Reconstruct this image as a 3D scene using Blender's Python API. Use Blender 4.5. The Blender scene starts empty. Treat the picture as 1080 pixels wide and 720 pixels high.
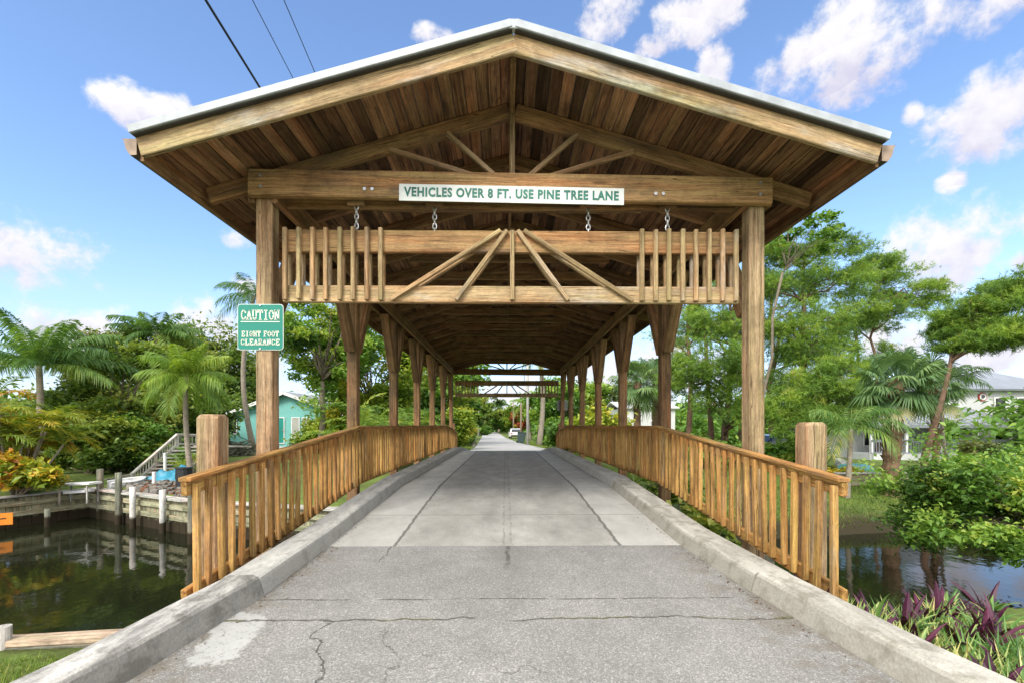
import bpy, math, random
import numpy as np
from mathutils import Vector, Matrix

R = np.random.default_rng(11)
random.seed(5)
PI = math.pi
SC = bpy.context.scene
COL = SC.collection

# ------------------------------------------------------------------ camera numbers
F = 490.0; VX = 540.0; HY = 447.5; TH = 7.0 / F; EYE = 0.93
def X_at(px, Y):
    return Y * math.tan(TH + math.atan((px - VX) / F))
def Z_at(py, X, Y):
    d = Y * math.cos(TH) + X * math.sin(TH)
    return EYE + (HY - py) * d / F
def P(px, py, Y):
    x = X_at(px, Y)
    return np.array([x, Y, Z_at(py, x, Y)])

# ------------------------------------------------------------------ mesh collector
class G:
    def __init__(s):
        s.V = []; s.L = []; s.LT = []; s.T = []; s.C = []; s.M = []; s.n = 0
    def add(s, verts, faces, t=0.5, gc=None, mi=0):
        verts = np.asarray(verts, float).reshape(-1, 3)
        k = len(verts)
        if isinstance(faces, np.ndarray):
            s.L.append((faces + s.n).ravel()); s.LT.append(np.full(len(faces), faces.shape[1], np.int32))
            nf = len(faces)
        else:
            s.L.append(np.array([i + s.n for f in faces for i in f], np.int64))
            s.LT.append(np.array([len(f) for f in faces], np.int32)); nf = len(faces)
        s.V.append(verts)
        s.T.append(np.full(k, t, float) if np.isscalar(t) else np.asarray(t, float))
        s.C.append(np.asarray(verts if gc is None else gc, float))
        s.M.append(np.full(nf, mi, np.int32))
        s.n += k
    # chamfered timber from p0 to p1, w across (side), h along up
    def beam(s, p0, p1, w, h, up=(0, 0, 1), ch=None, t=None, mi=0, roll=0):
        p0 = np.array(p0, float); p1 = np.array(p1, float)
        d = p1 - p0; L = np.linalg.norm(d); d = d / L
        up = np.array(up, float); up = up - d * np.dot(up, d)
        if np.linalg.norm(up) < 1e-6:
            up = np.array([0, 1.0, 0]) - d * d[1]
        up /= np.linalg.norm(up); sd = np.cross(d, up)
        if ch is None: ch = min(0.012, 0.16 * min(w, h))
        a, b = w / 2, h / 2
        prof = [(-a + ch, -b), (a - ch, -b), (a, -b + ch), (a, b - ch), (a - ch, b), (-a + ch, b), (-a, b - ch), (-a, -b + ch)]
        vs = []; gcs = []; o = R.random(3) * 40
        e = min(ch * .6, .006)
        rings = [(0, 1 - e / max(a, b)), (e, 1), (L - e, 1), (L, 1 - e / max(a, b))]
        for (x, k) in rings:
            for (q, r) in prof:
                vs.append(p0 + d * x + sd * q * k + up * r * k); gcs.append((x + o[0], q + o[1], r + o[2]))
        fs = [tuple(range(8))[::-1], tuple(range(24, 32))]
        for j in range(3):
            for i in range(8):
                fs.append((j * 8 + i, j * 8 + (i + 1) % 8, j * 8 + 8 + (i + 1) % 8, j * 8 + 8 + i))
        s.add(vs, fs, R.random() if t is None else t, gcs, mi)
    def box(s, c, size, rz=0, t=None, mi=0):
        c = np.array(c, float); x, y, z = np.array(size) / 2.0
        ca, sa = math.cos(rz), math.sin(rz)
        vs = []; gcs = []; o = R.random(3) * 40
        for (i, j, k) in ((-1,-1,-1),(1,-1,-1),(1,1,-1),(-1,1,-1),(-1,-1,1),(1,-1,1),(1,1,1),(-1,1,1)):
            q = np.array([i*x*ca - j*y*sa, i*x*sa + j*y*ca, k*z]); vs.append(c + q); gcs.append(np.array([i*x, j*y, k*z]) + o)
        s.add(vs, [(3,2,1,0),(4,5,6,7),(0,1,5,4),(1,2,6,5),(2,3,7,6),(3,0,4,7)], R.random() if t is None else t, gcs, mi)
    def tube(s, pts, rad, n=8, t=0.5, mi=0, cap=True):
        pts = np.array(pts, float); m = len(pts)
        rad = np.full(m, rad, float) if np.isscalar(rad) else np.array(rad, float)
        tan = np.gradient(pts, axis=0); tan /= (np.linalg.norm(tan, axis=1)[:, None] + 1e-9)
        ref = np.array([0.13, 0.97, 0.2]) if abs(tan[0][2]) > .7 else np.array([0, 0, 1.0])
        vs = []; gcs = []; ln = 0; o = R.random(3) * 30
        for i in range(m):
            if i: ln += np.linalg.norm(pts[i] - pts[i-1])
            u = np.cross(tan[i], ref); u /= np.linalg.norm(u) + 1e-9; v = np.cross(tan[i], u)
            for k in range(n):
                a = 2 * PI * k / n
                q = (u * math.cos(a) + v * math.sin(a)) * rad[i]
                vs.append(pts[i] + q); gcs.append((ln + o[0], math.cos(a) * rad[i] + o[1], math.sin(a) * rad[i] + o[2]))
        fs = []
        for i in range(m - 1):
            for k in range(n):
                fs.append((i*n + k, i*n + n + k, i*n + n + (k+1) % n, i*n + (k+1) % n))
        if cap:
            fs.append(tuple(range(n))); fs.append(tuple(range((m-1)*n, m*n))[::-1])
        s.add(vs, fs, t, gcs, mi)
    def build(s, name, mats, parent=None, origin=None, smooth=False):
        V = np.concatenate(s.V); L = np.concatenate(s.L).astype(np.int32); LT = np.concatenate(s.LT)
        if origin is not None: V = V - np.array(origin, float)
        me = bpy.data.meshes.new(name)
        me.vertices.add(len(V)); me.vertices.foreach_set('co', V.ravel().astype(np.float32))
        me.loops.add(len(L)); me.loops.foreach_set('vertex_index', L)
        me.polygons.add(len(LT)); st = np.zeros(len(LT), np.int32); st[1:] = np.cumsum(LT)[:-1]
        me.polygons.foreach_set('loop_start', st); me.polygons.foreach_set('loop_total', LT)
        me.polygons.foreach_set('material_index', np.concatenate(s.M))
        me.polygons.foreach_set('use_smooth', np.full(len(LT), bool(smooth)))
        me.update(calc_edges=True)
        a = me.attributes.new('gc', 'FLOAT_VECTOR', 'POINT'); a.data.foreach_set('vector', np.concatenate(s.C).ravel().astype(np.float32))
        a = me.attributes.new('tint', 'FLOAT', 'POINT'); a.data.foreach_set('value', np.concatenate(s.T).astype(np.float32))
        if not isinstance(mats, (list, tuple)): mats = [mats]
        for m in mats: me.materials.append(m)
        o = bpy.data.objects.new(name, me); COL.objects.link(o)
        if parent is not None: o.parent = parent
        elif origin is not None: o.location = origin
        return o

def tag(o, label=None, cat=None, group=None, kind=None):
    if label: o['label'] = label
    if cat: o['category'] = cat
    if group: o['group'] = group
    if kind: o['kind'] = kind
    return o
def thing(name, label, cat, loc=(0, 0, 0), group=None):
    o = bpy.data.objects.new(name, None); COL.objects.link(o); o.location = loc
    o.empty_display_size = .2
    return tag(o, label, cat, group)
def part_at(name, me, parent, loc, rot=(0, 0, 0)):
    o = bpy.data.objects.new(name, me); COL.objects.link(o); o.parent = parent; o.location = loc; o.rotation_euler = rot
    return o
def text_mesh(body, size, mat, bold=0.0, sx=1.0, ext=0.001):
    cu = bpy.data.curves.new('lettering', 'FONT'); cu.body = body; cu.size = size; cu.align_x = 'CENTER'; cu.align_y = 'CENTER'
    cu.extrude = ext; cu.offset = bold; cu.resolution_u = 3; cu.space_character = 1.12
    o = bpy.data.objects.new('lettering', cu); COL.objects.link(o)
    dg = bpy.context.evaluated_depsgraph_get(); dg.update()
    me = bpy.data.meshes.new_from_object(o.evaluated_get(dg))
    bpy.data.objects.remove(o); bpy.data.curves.remove(cu)
    co = np.zeros(len(me.vertices) * 3, np.float32); me.vertices.foreach_get('co', co); co = co.reshape(-1, 3); co[:, 0] *= sx
    me.vertices.foreach_set('co', co.ravel()); me.update(); me.materials.clear(); me.materials.append(mat)
    return me

# ------------------------------------------------------------------ materials
def new_mat(name):
    m = bpy.data.materials.new(name); m.use_nodes = True
    nt = m.node_tree; nt.nodes.clear()
    out = nt.nodes.new('ShaderNodeOutputMaterial'); b = nt.nodes.new('ShaderNodeBsdfPrincipled')
    nt.links.new(b.outputs[0], out.inputs[0])
    return m, nt, b, out
class N:
    def __init__(s, nt): s.nt = nt
    def lk(s, a, b): s.nt.links.new(a, b)
    def val(s, sock, v):
        if hasattr(v, 'is_output') or isinstance(v, bpy.types.NodeSocket): s.lk(v, sock)
        else: sock.default_value = v
    def math(s, op, a, b=0.0, c=0.0, clamp=False):
        n = s.nt.nodes.new('ShaderNodeMath'); n.operation = op; n.use_clamp = clamp
        s.val(n.inputs[0], a); s.val(n.inputs[1], b); s.val(n.inputs[2], c); return n.outputs[0]
    def vmath(s, op, a, b=(0, 0, 0)):
        n = s.nt.nodes.new('ShaderNodeVectorMath'); n.operation = op
        s.val(n.inputs[0], a); s.val(n.inputs[1], b)
        return n.outputs['Value'] if op in ('DOT_PRODUCT', 'LENGTH', 'DISTANCE') else n.outputs[0]
    def noise(s, vec, scale, detail=3, rough=.55, col=False, dist=0):
        n = s.nt.nodes.new('ShaderNodeTexNoise'); n.inputs['Scale'].default_value = scale; n.inputs['Detail'].default_value = detail
        n.inputs['Roughness'].default_value = rough; n.inputs['Distortion'].default_value = dist
        if vec is not None: s.lk(vec, n.inputs['Vector'])
        return n.outputs['Color'] if col else n.outputs['Fac']
    def vor(s, vec, scale, feat='F1'):
        n = s.nt.nodes.new('ShaderNodeTexVoronoi'); n.feature = feat; n.inputs['Scale'].default_value = scale
        s.lk(vec, n.inputs['Vector']); return n.outputs
    def ramp(s, f, stops, interp='LINEAR'):
        n = s.nt.nodes.new('ShaderNodeValToRGB'); n.color_ramp.interpolation = interp
        el = n.color_ramp.elements
        while len(el) < len(stops): el.new(0.5)
        for e, (p, c) in zip(el, stops):
            e.position = p; e.color = (c[0], c[1], c[2], 1) if not np.isscalar(c) else (c, c, c, 1)
        s.lk(f, n.inputs[0]); return n.outputs[0]
    def mix(s, f, a, b, mode='MIX'):
        n = s.nt.nodes.new('ShaderNodeMix'); n.data_type = 'RGBA'; n.blend_type = mode
        s.val(n.inputs[0], f)
        for i, v in ((6, a), (7, b)):
            if isinstance(v, (tuple, list)): v = (v[0], v[1], v[2], 1)
            s.val(n.inputs[i], v)
        return n.outputs[2]
    def step(s, x, lo, hi):
        n = s.nt.nodes.new('ShaderNodeMapRange'); n.interpolation_type = 'SMOOTHSTEP'
        s.val(n.inputs[0], x); n.inputs[1].default_value = lo; n.inputs[2].default_value = hi
        return n.outputs[0]
    def attr(s, name):
        n = s.nt.nodes.new('ShaderNodeAttribute'); n.attribute_name = name; return n.outputs
    def obj(s): return s.nt.nodes.new('ShaderNodeTexCoord').outputs['Object']
    def pos(s): return s.nt.nodes.new('ShaderNodeNewGeometry').outputs['Position']
    def rnd(s): return s.nt.nodes.new('ShaderNodeObjectInfo').outputs['Random']
    def sep(s, v):
        n = s.nt.nodes.new('ShaderNodeSeparateXYZ'); s.lk(v, n.inputs[0]); return n.outputs
    def comb(s, x, y, z):
        n = s.nt.nodes.new('ShaderNodeCombineXYZ'); s.val(n.inputs[0], x); s.val(n.inputs[1], y); s.val(n.inputs[2], z); return n.outputs[0]
    def bump(s, h, strength, dist, b):
        n = s.nt.nodes.new('ShaderNodeBump'); n.inputs['Strength'].default_value = strength; n.inputs['Distance'].default_value = dist
        s.lk(h, n.inputs['Height']); s.lk(n.outputs[0], b.inputs['Normal'])

def wood(name, dark, light, weather, wamt=.5, knots=1.0, vary=.5, rough=.78, tide=False):
    m, nt, b, out = new_mat(name); n = N(nt)
    r = n.rnd(); off = n.comb(n.math('MULTIPLY', r, 53.), n.math('MULTIPLY', r, 31.), n.math('MULTIPLY', r, 17.))
    g = n.vmath('ADD', n.attr('gc')['Vector'], off)
    warp = n.vmath('MULTIPLY', n.noise(n.vmath('MULTIPLY', g, (1.2, 5, 5)), 1.0, 2, col=True), (0, .05, .05))
    gw = n.vmath('ADD', g, warp)
    grain = n.noise(n.vmath('MULTIPLY', gw, (1.1, 38, 38)), 1.0, 5, .68)
    fine = n.noise(n.vmath('MULTIPLY', gw, (5, 190, 190)), 1.0, 2)
    band = n.noise(n.vmath('MULTIPLY', gw, (.5, 13, 13)), 1.0, 3, .6)
    c = n.ramp(n.math('ADD', n.math('MULTIPLY', grain, .6), n.math('MULTIPLY', band, .4)), [(.37, [q * .8 for q in dark]), (.5, [(a + c_) / 2 for a, c_ in zip(dark, light)]), (.62, light)])
    # weathering patches (grey / dark tannin) with a shape of their own
    blot = n.noise(n.vmath('MULTIPLY', g, (1.0, 3.2, 3.2)), 1.0, 5, .68)
    c = n.mix(n.math('MULTIPLY', n.step(blot, .5, .72), wamt), c, weather)
    hn = n.noise(n.vmath('MULTIPLY', g, (.7, 9, 9)), 1.0, 3, .6)
    c = n.mix(1.0, c, n.ramp(hn, [(.3, (1.16, .93, .82)), (.5, (1, 1, 1)), (.7, (.9, 1.0, .86))]), 'MULTIPLY')
    c = n.mix(1.0, c, n.ramp(n.noise(n.vmath('MULTIPLY', gw, (3.5, 95, 95)), 1.0, 6, .75), [(.34, .62), (.5, 1.0), (.66, 1.28)]), 'MULTIPLY')
    c = n.mix(1.0, c, n.ramp(n.noise(n.vmath('MULTIPLY', g, (22, 120, 120)), 1.0, 4, .8), [(.3, .7), (.5, 1.0), (.7, 1.25)]), 'MULTIPLY')
    dirt = n.noise(g, 3.3, 7, .7)
    c = n.mix(1.0, c, n.ramp(dirt, [(.33, .66), (.52, 1.0), (.7, 1.12)]), 'MULTIPLY')
    # knots
    k = n.vor(n.vmath('MULTIPLY', gw, (1.7, 8, 8)), 1.0)
    kd = n.math('MULTIPLY', n.math('SUBTRACT', 1.0, n.step(k['Distance'], .07, .2)), n.step(n.sep(k['Color'])[0], .55, .6))
    c = n.mix(n.math('MULTIPLY', kd, .65 * knots), c, [q * .28 for q in dark])
    # drying checks: thin dark splits along the grain
    chk = n.noise(n.vmath('MULTIPLY', gw, (.55, 30, 30)), 1.0, 1)
    chm = n.math('SUBTRACT', 1.0, n.step(n.math('ABSOLUTE', n.math('SUBTRACT', chk, .6)), .003, .02))
    c = n.mix(n.math('MULTIPLY', chm, .75), c, [q * .3 for q in dark])
    t = n.math('ADD', n.math('MULTIPLY', n.attr('tint')['Fac'], .6), n.math('MULTIPLY', r, .4))
    c = n.mix(1.0, c, n.ramp(t, [(0, 1 - vary * .55), (.5, 1.0), (1, 1 + vary * .4)]), 'MULTIPLY')
    if tide:
        pz = n.math('ADD', n.sep(n.pos())[2], n.math('MULTIPLY', n.math('SUBTRACT', n.noise(n.pos(), 9, 3), .5), .16))
        c = n.mix(n.math('SUBTRACT', 1.0, n.step(pz, -1.36, -1.28)), c, (.035, .026, .014))
    n.lk(c, b.inputs['Base Color']); b.inputs['Roughness'].default_value = rough
    b.inputs['Specular IOR Level'].default_value = .25
    n.bump(n.math('ADD', n.math('ADD', grain, n.math('MULTIPLY', fine, .5)), n.math('MULTIPLY', chm, -1.2)), .35, .004, b)
    return m

M = {}
M['rail'] = wood('rail_timber', (.26, .125, .036), (.55, .32, .105), (.3, .21, .125), .75, .8, .75)
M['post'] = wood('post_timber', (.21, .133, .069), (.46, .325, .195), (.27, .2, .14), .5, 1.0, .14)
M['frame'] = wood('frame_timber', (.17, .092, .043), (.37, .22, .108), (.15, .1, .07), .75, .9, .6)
M['pale'] = wood('barge_timber', (.27, .175, .085), (.47, .34, .185), (.4, .37, .32), .8, .8, .35)
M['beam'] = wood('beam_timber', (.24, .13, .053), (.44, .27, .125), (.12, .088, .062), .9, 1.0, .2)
M['soffit'] = wood('soffit_board', (.16, .078, .042), (.42, .235, .13), (.06, .038, .028), .85, 1.0, 1.6)
M['grey_wood'] = wood('weathered_dock_wood', (.34, .32, .29), (.58, .56, .52), (.22, .21, .18), .6, .6, .5, .9)
M['seawall_wood'] = wood('seawall_timber', (.2, .19, .12), (.42, .4, .27), (.12, .13, .07), .8, .4, .4, .9, True)
M['dark_pile'] = wood('piling_timber', (.13, .13, .1), (.27, .27, .21), (.07, .08, .05), .7, .4, .4, .9, True)
M['cap_wood'] = wood('bank_cap_timber', (.35, .24, .17), (.6, .46, .34), (.3, .22, .15), .6, .6, .3, .9)

def simple(name, col, rough=.6, metal=0., var=.15, scale=6., spec=.4, bump=0.):
    m, nt, b, out = new_mat(name); n = N(nt); p = n.pos()
    f = n.noise(p, scale, 5, .6)
    c = n.mix(1.0, col, n.ramp(f, [(.25, 1 - var), (.75, 1 + var * .6)]), 'MULTIPLY')
    f2 = n.noise(p, scale * .23, 4, .6)
    c = n.mix(1.0, c, n.ramp(f2, [(.3, 1 - var * .8), (.7, 1 + var * .3)]), 'MULTIPLY')
    n.lk(c, b.inputs['Base Color']); b.inputs['Roughness'].default_value = rough; b.inputs['Metallic'].default_value = metal
    b.inputs['Specular IOR Level'].default_value = spec
    if bump: n.bump(f, bump, .01, b)
    return m
M['metal_white'] = simple('painted_roof_metal', (.44, .47, .5), .45, 0, .3, 5)
M['shadow_line'] = simple('dark_shadow_line', (.045, .042, .04), .5)  # dark colour standing in for shade under the roof edge
M['gutter'] = simple('gutter_metal', (.1, .075, .055), .4, .2, .3, 9)
M['gutter_in'] = simple('gutter_stained_end', (.36, .26, .19), .6, 0, .4, 14)
M['bolt'] = simple('galvanised_steel', (.55, .55, .55), .4, .8)
M['white_paint'] = simple('white_paint', (.78, .78, .76), .55, 0, .18, 5)
M['white_pile'] = wood('painted_piling', (.55, .55, .52), (.74, .74, .71), (.4, .4, .36), .8, .2, .3, .7, True)
M['white_wall'] = simple('white_siding', (.58, .59, .58), .7, 0, .1, 2)
M['mint_wall'] = simple('mint_stucco', (.2, .5, .46), .85, 0, .1, 3)
M['teal_door'] = simple('teal_paint', (.02, .27, .22), .45, 0, .1)
M['grey_roof'] = simple('grey_roof_metal', (.27, .29, .32), .5, .1, .15, 2)
M['shingle'] = simple('house_roof_shingle', (.3, .31, .32), .9, 0, .25, 10)
M['dark_glass'] = simple('dark_window_glass', (.02, .025, .03), .08, 0, .1, 3, .6)
M['pale_glass'] = simple('pale_blind_behind_glass', (.42, .42, .38), .15, 0, .15, 3, .6)
M['sign_green'] = simple('sign_green_sheet', (.004, .21, .15), .35, 0, .06, 5, .5)
M['sign_white'] = simple('sign_white_sheet', (.74, .76, .73), .4, 0, .16, 9, .4)
M['sign_back'] = simple('sign_back_aluminium', (.2, .2, .2), .5, .6)
M['sign_letter'] = simple('sign_letter_green', (.035, .2, .15), .5, 0, .45, 14)
M['sign_cream'] = simple('sign_letter_cream', (.82, .85, .7), .5, 0, .1, 20)
M['tarp'] = simple('blue_tarpaulin', (.03, .27, .4), .45, 0, .35, 4, .5)
M['black_plastic'] = simple('black_plastic', (.025, .026, .028), .5, 0, .3)
M['bin'] = simple('grey_green_bin_plastic', (.07, .1, .1), .5, 0, .2)
M['car_white'] = simple('white_car_paint', (.8, .8, .8), .2, 0, .03, 1, .6)
M['car_blue'] = simple('dark_blue_car_paint', (.015, .025, .06), .2, 0, .03, 1, .6)
M['rubber'] = simple('tyre_rubber', (.02, .02, .02), .85)
M['red_lamp'] = simple('red_lamp_lens', (.45, .02, .02), .2)
M['orange'] = simple('orange_board', (.8, .25, .02), .6, 0, .12)
M['concrete_pole'] = simple('concrete_pole', (.45, .44, .41), .85, 0, .15)
M['pole_wood'] = simple('pole_wood', (.27, .2, .14), .9, 0, .3)
M['wire'] = simple('cable', (.012, .012, .013), .6)
M['palm_trunk'] = simple('palm_trunk_bark', (.33, .28, .22), .95, 0, .35, 14, .2, .6)
M['sabal_trunk'] = simple('booted_palm_bark', (.22, .14, .085), .95, 0, .5, 12, .2, .9)
M['pine_bark'] = simple('pine_bark', (.2, .125, .085), .95, 0, .5, 11, .2, .9)
M['bark'] = simple('grey_brown_bark', (.2, .165, .12), .95, 0, .4, 9, .2, .7)
M['teal_hull'] = simple('teal_hull_paint', (.1, .36, .36), .4, 0, .15)
M['red_ring'] = simple('red_ring_paint', (.45, .04, .04), .5)
M['stone'] = simple('rubble_stone', (.24, .22, .19), .95, 0, .3, 12, .2, .5)
M['brick'] = simple('red_brown_mulch', (.2, .09, .05), .95, 0, .4, 16)

def leaf(name, stops, trans=.35, rough=.45, spec=.35):
    m, nt, b, out = new_mat(name); n = N(nt)
    t = n.math('ADD', n.attr('tint')['Fac'], n.math('MULTIPLY', n.math('SUBTRACT', n.noise(n.pos(), 3.5, 3), .5), .35))
    c = n.ramp(t, stops)
    n.lk(c, b.inputs['Base Color']); b.inputs['Roughness'].default_value = rough; b.inputs['Specular IOR Level'].default_value = spec
    tr = nt.nodes.new('ShaderNodeBsdfTranslucent'); n.lk(n.mix(1.0, c, (1.3, 1.25, .6), 'MULTIPLY'), tr.inputs[0])
    mx = nt.nodes.new('ShaderNodeMixShader'); mx.inputs[0].default_value = trans
    n.lk(b.outputs[0], mx.inputs[1]); n.lk(tr.outputs[0], mx.inputs[2]); n.lk(mx.outputs[0], out.inputs[0])
    return m
M['l_dark'] = leaf('deep_green_leaf', [(0, (.035, .07, .018)), (.42, (.11, .19, .035)), (.78, (.24, .32, .06)), (1, (.4, .42, .09))], .4)
M['l_mid'] = leaf('mid_green_leaf', [(0, (.045, .1, .02)), (.5, (.14, .28, .045)), (.85, (.28, .42, .07)), (1, (.45, .5, .1))], .4)
M['l_yellow'] = leaf('yellow_green_leaf', [(0, (.07, .13, .02)), (.4, (.22, .33, .04)), (.75, (.44, .48, .06)), (1, (.62, .48, .06))], .4)
M['l_olive'] = leaf('olive_leaf', [(0, (.06, .09, .025)), (.5, (.17, .22, .065)), (.8, (.3, .33, .1)), (1, (.36, .25, .1))])
M['l_pine'] = leaf('pine_needle', [(0, (.04, .09, .022)), (.45, (.15, .27, .04)), (.85, (.31, .44, .06)), (1, (.38, .36, .1))], .4)
M['l_coco'] = leaf('coconut_frond', [(0, (.03, .08, .025)), (.5, (.11, .22, .05)), (.85, (.28, .38, .08)), (1, (.45, .4, .12))], .4)
M['l_bright'] = leaf('bright_frond', [(0, (.06, .14, .02)), (.5, (.19, .31, .04)), (.85, (.38, .44, .07)), (1, (.5, .38, .1))])
M['l_areca'] = leaf('areca_frond', [(0, (.07, .13, .015)), (.4, (.2, .28, .03)), (.7, (.42, .4, .04)), (.9, (.6, .38, .04)), (1, (.4, .16, .04))])
M['l_sabal'] = leaf('fan_frond', [(0, (.035, .08, .03)), (.5, (.12, .22, .08)), (.85, (.24, .35, .13)), (1, (.36, .33, .16))])
M['l_purple'] = leaf('purple_leaf', [(0, (.025, .005, .015)), (.5, (.06, .012, .034)), (1, (.13, .03, .065))], .15)
M['l_stripe'] = leaf('variegated_leaf', [(0, (.045, .12, .03)), (.5, (.12, .26, .06)), (.8, (.4, .48, .16)), (1, (.6, .52, .2))], .25)
M['l_red'] = leaf('rust_leaf', [(0, (.12, .03, .015)), (.5, (.28, .07, .03)), (1, (.42, .16, .06))])
M['l_litter'] = leaf('dry_leaf', [(0, (.07, .035, .018)), (.5, (.16, .09, .045)), (1, (.25, .16, .08))], .1)
M['l_grass'] = leaf('grass_blade', [(0, (.045, .1, .015)), (.5, (.13, .22, .03)), (.85, (.26, .3, .06)), (1, (.38, .32, .12))], .3, .6, .2)

# ground
def mat_ground():
    m, nt, b, out = new_mat('ground_cover'); n = N(nt); p = n.pos()
    a = n.noise(p, .7, 6, .65); c_ = n.noise(p, 9, 5, .7)
    f = n.math('ADD', n.math('MULTIPLY', a, .55), n.math('MULTIPLY', c_, .45))
    c = n.ramp(f, [(.3, (.07, .055, .03)), (.45, (.1, .12, .035)), (.55, (.13, .19, .04)), (.7, (.24, .24, .09))])
    z = n.sep(p)[2]
    c = n.mix(n.step(z, -1.35, -1.0), (.045, .038, .022), c)
    n.lk(c, b.inputs['Base Color']); b.inputs['Roughness'].default_value = .95; b.inputs['Specular IOR Level'].default_value = .15
    n.bump(c_, .6, .03, b)
    return m
M['ground'] = mat_ground()

def line_mask(n, coord, centre, w, vec, nscale, namp):
    wob = n.math('MULTIPLY', n.math('SUBTRACT', n.noise(vec, nscale, 4, .6), .5), namp)
    d = n.math('ABSOLUTE', n.math('SUBTRACT', n.math('ADD', coord, wob), centre))
    return n.math('SUBTRACT', 1.0, n.step(d, w * .4, w))

def mat_asphalt():
    m, nt, b, out = new_mat('aged_asphalt'); n = N(nt); p = n.pos(); s = n.sep(p)
    sp = n.vor(p, 150)['Color']; spk = n.sep(sp)[0]
    big = n.noise(p, .9, 5, .6); mid = n.noise(p, 6, 5, .65); fn = n.noise(p, 160, 2, .6)
    c = n.ramp(spk, [(0, (.185, .182, .172)), (.5, (.245, .24, .226)), (.88, (.3, .295, .277)), (1, (.42, .41, .387))])
    c = n.mix(1.0, c, n.ramp(fn, [(.3, .72), (.7, 1.22)]), 'MULTIPLY')
    c = n.mix(1.0, c, n.ramp(big, [(.3, .84), (.7, 1.12)]), 'MULTIPLY')
    c = n.mix(1.0, c, n.ramp(mid, [(.3, .9), (.7, 1.08)]), 'MULTIPLY')
    # worn oil stain towards the middle near the slab
    oil = n.math('MULTIPLY', n.math('SUBTRACT', 1.0, n.step(n.math('ABSOLUTE', n.math('SUBTRACT', s[0], .03)), .0, .38)), n.step(s[1], 2.7, 4.1))
    c = n.mix(n.math('MULTIPLY', oil, n.math('MULTIPLY', big, .75)), c, (.12, .115, .105))
    # dirt by the kerbs
    ax = n.math('ABSOLUTE', s[0]); dirt = n.math('MULTIPLY', n.step(ax, 1.15, 1.7), n.step(mid, .4, .62))
    c = n.mix(n.math('MULTIPLY', dirt, .6), c, (.13, .105, .075))
    # pale concrete patch at the left gutter
    px = n.math('DIVIDE', n.math('ADD', n.math('ADD', s[0], 1.53), n.math('MULTIPLY', n.math('SUBTRACT', s[1], 2.62), .16)), .15)
    py = n.math('DIVIDE', n.math('SUBTRACT', s[1], 2.62), .30)
    pd = n.math('ADD', n.math('ADD', n.math('POWER', n.math('ABSOLUTE', px), 3.), n.math('POWER', n.math('ABSOLUTE', py), 3.)), n.math('MULTIPLY', n.math('SUBTRACT', n.noise(p, 13, 6, .7), .5), 3.2))
    patch = n.math('MULTIPLY', n.math('SUBTRACT', 1.0, n.step(pd, .5, 1.0)), n.step(n.noise(p, 40, 4, .7), .28, .46))
    c = n.mix(patch, c, n.mix(mid, (.28, .28, .27), (.48, .48, .46)))
    # cracks
    cr = line_mask(n, s[1], 2.80, .013, p, 2.6, .2)
    cr = n.math('MULTIPLY', cr, n.step(n.noise(p, 3.1, 2), .3, .45))
    cr2 = n.math('MULTIPLY', line_mask(n, s[1], 3.08, .010, p, 1.9, .07), n.step(n.noise(p, 5., 2), .38, .5))
    dg = n.math('ADD', n.math('MULTIPLY', s[1], .34), s[0])
    cr3 = n.math('MULTIPLY', line_mask(n, dg, -.12, .009, p, 3.2, .34), n.math('SUBTRACT', 1.0, n.step(s[1], 2.74, 2.8)))
    cr4 = n.math('MULTIPLY', line_mask(n, dg, .22, .006, p, 4., .3), n.math('SUBTRACT', 1.0, n.step(s[1], 2.6, 2.8)))
    cr5 = n.math('MULTIPLY', line_mask(n, s[0], -1.02, .008, p, 4., .2), n.step(s[1], 3.75, 3.85))
    cr6 = n.math('MULTIPLY', line_mask(n, s[0], .02, .02, p, 5., .12), n.step(s[1], 3.5, 3.9))
    # net of fine cracks
    net = n.vor(n.vmath('ADD', p, n.vmath('MULTIPLY', n.noise(p, 3, 3, col=True), (.5, .5, .5))), 1.1, 'DISTANCE_TO_EDGE')['Distance']
    fc = n.math('MULTIPLY', n.math('SUBTRACT', 1.0, n.step(net, .002, .007)), n.step(n.noise(p, .8, 2), .54, .66))
    cc = n.math('MAXIMUM', n.math('MAXIMUM', n.math('MAXIMUM', cr, cr2), n.math('MAXIMUM', cr3, n.math('MULTIPLY', cr4, .6))), n.math('MAXIMUM', n.math('MAXIMUM', cr5, n.math('MULTIPLY', cr6, .8)), n.math('MULTIPLY', fc, .5)))
    moss = n.math('MULTIPLY', cr, n.step(n.noise(p, 1.9, 2), .52, .6))
    c = n.mix(n.math('MULTIPLY', cc, n.math('MULTIPLY', n.step(n.noise(p, 21, 3), .25, .55), .8)), c, (.06, .056, .048))
    c = n.mix(n.math('MULTIPLY', moss, .6), c, (.12, .12, .04))
    n.lk(c, b.inputs['Base Color']); b.inputs['Roughness'].default_value = .92; b.inputs['Specular IOR Level'].default_value = .2
    n.bump(n.math('ADD', n.math('MULTIPLY', spk, .6), n.math('MULTIPLY', cc, -2.0)), .6, .006, b)
    return m
M['asphalt'] = mat_asphalt()

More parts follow.
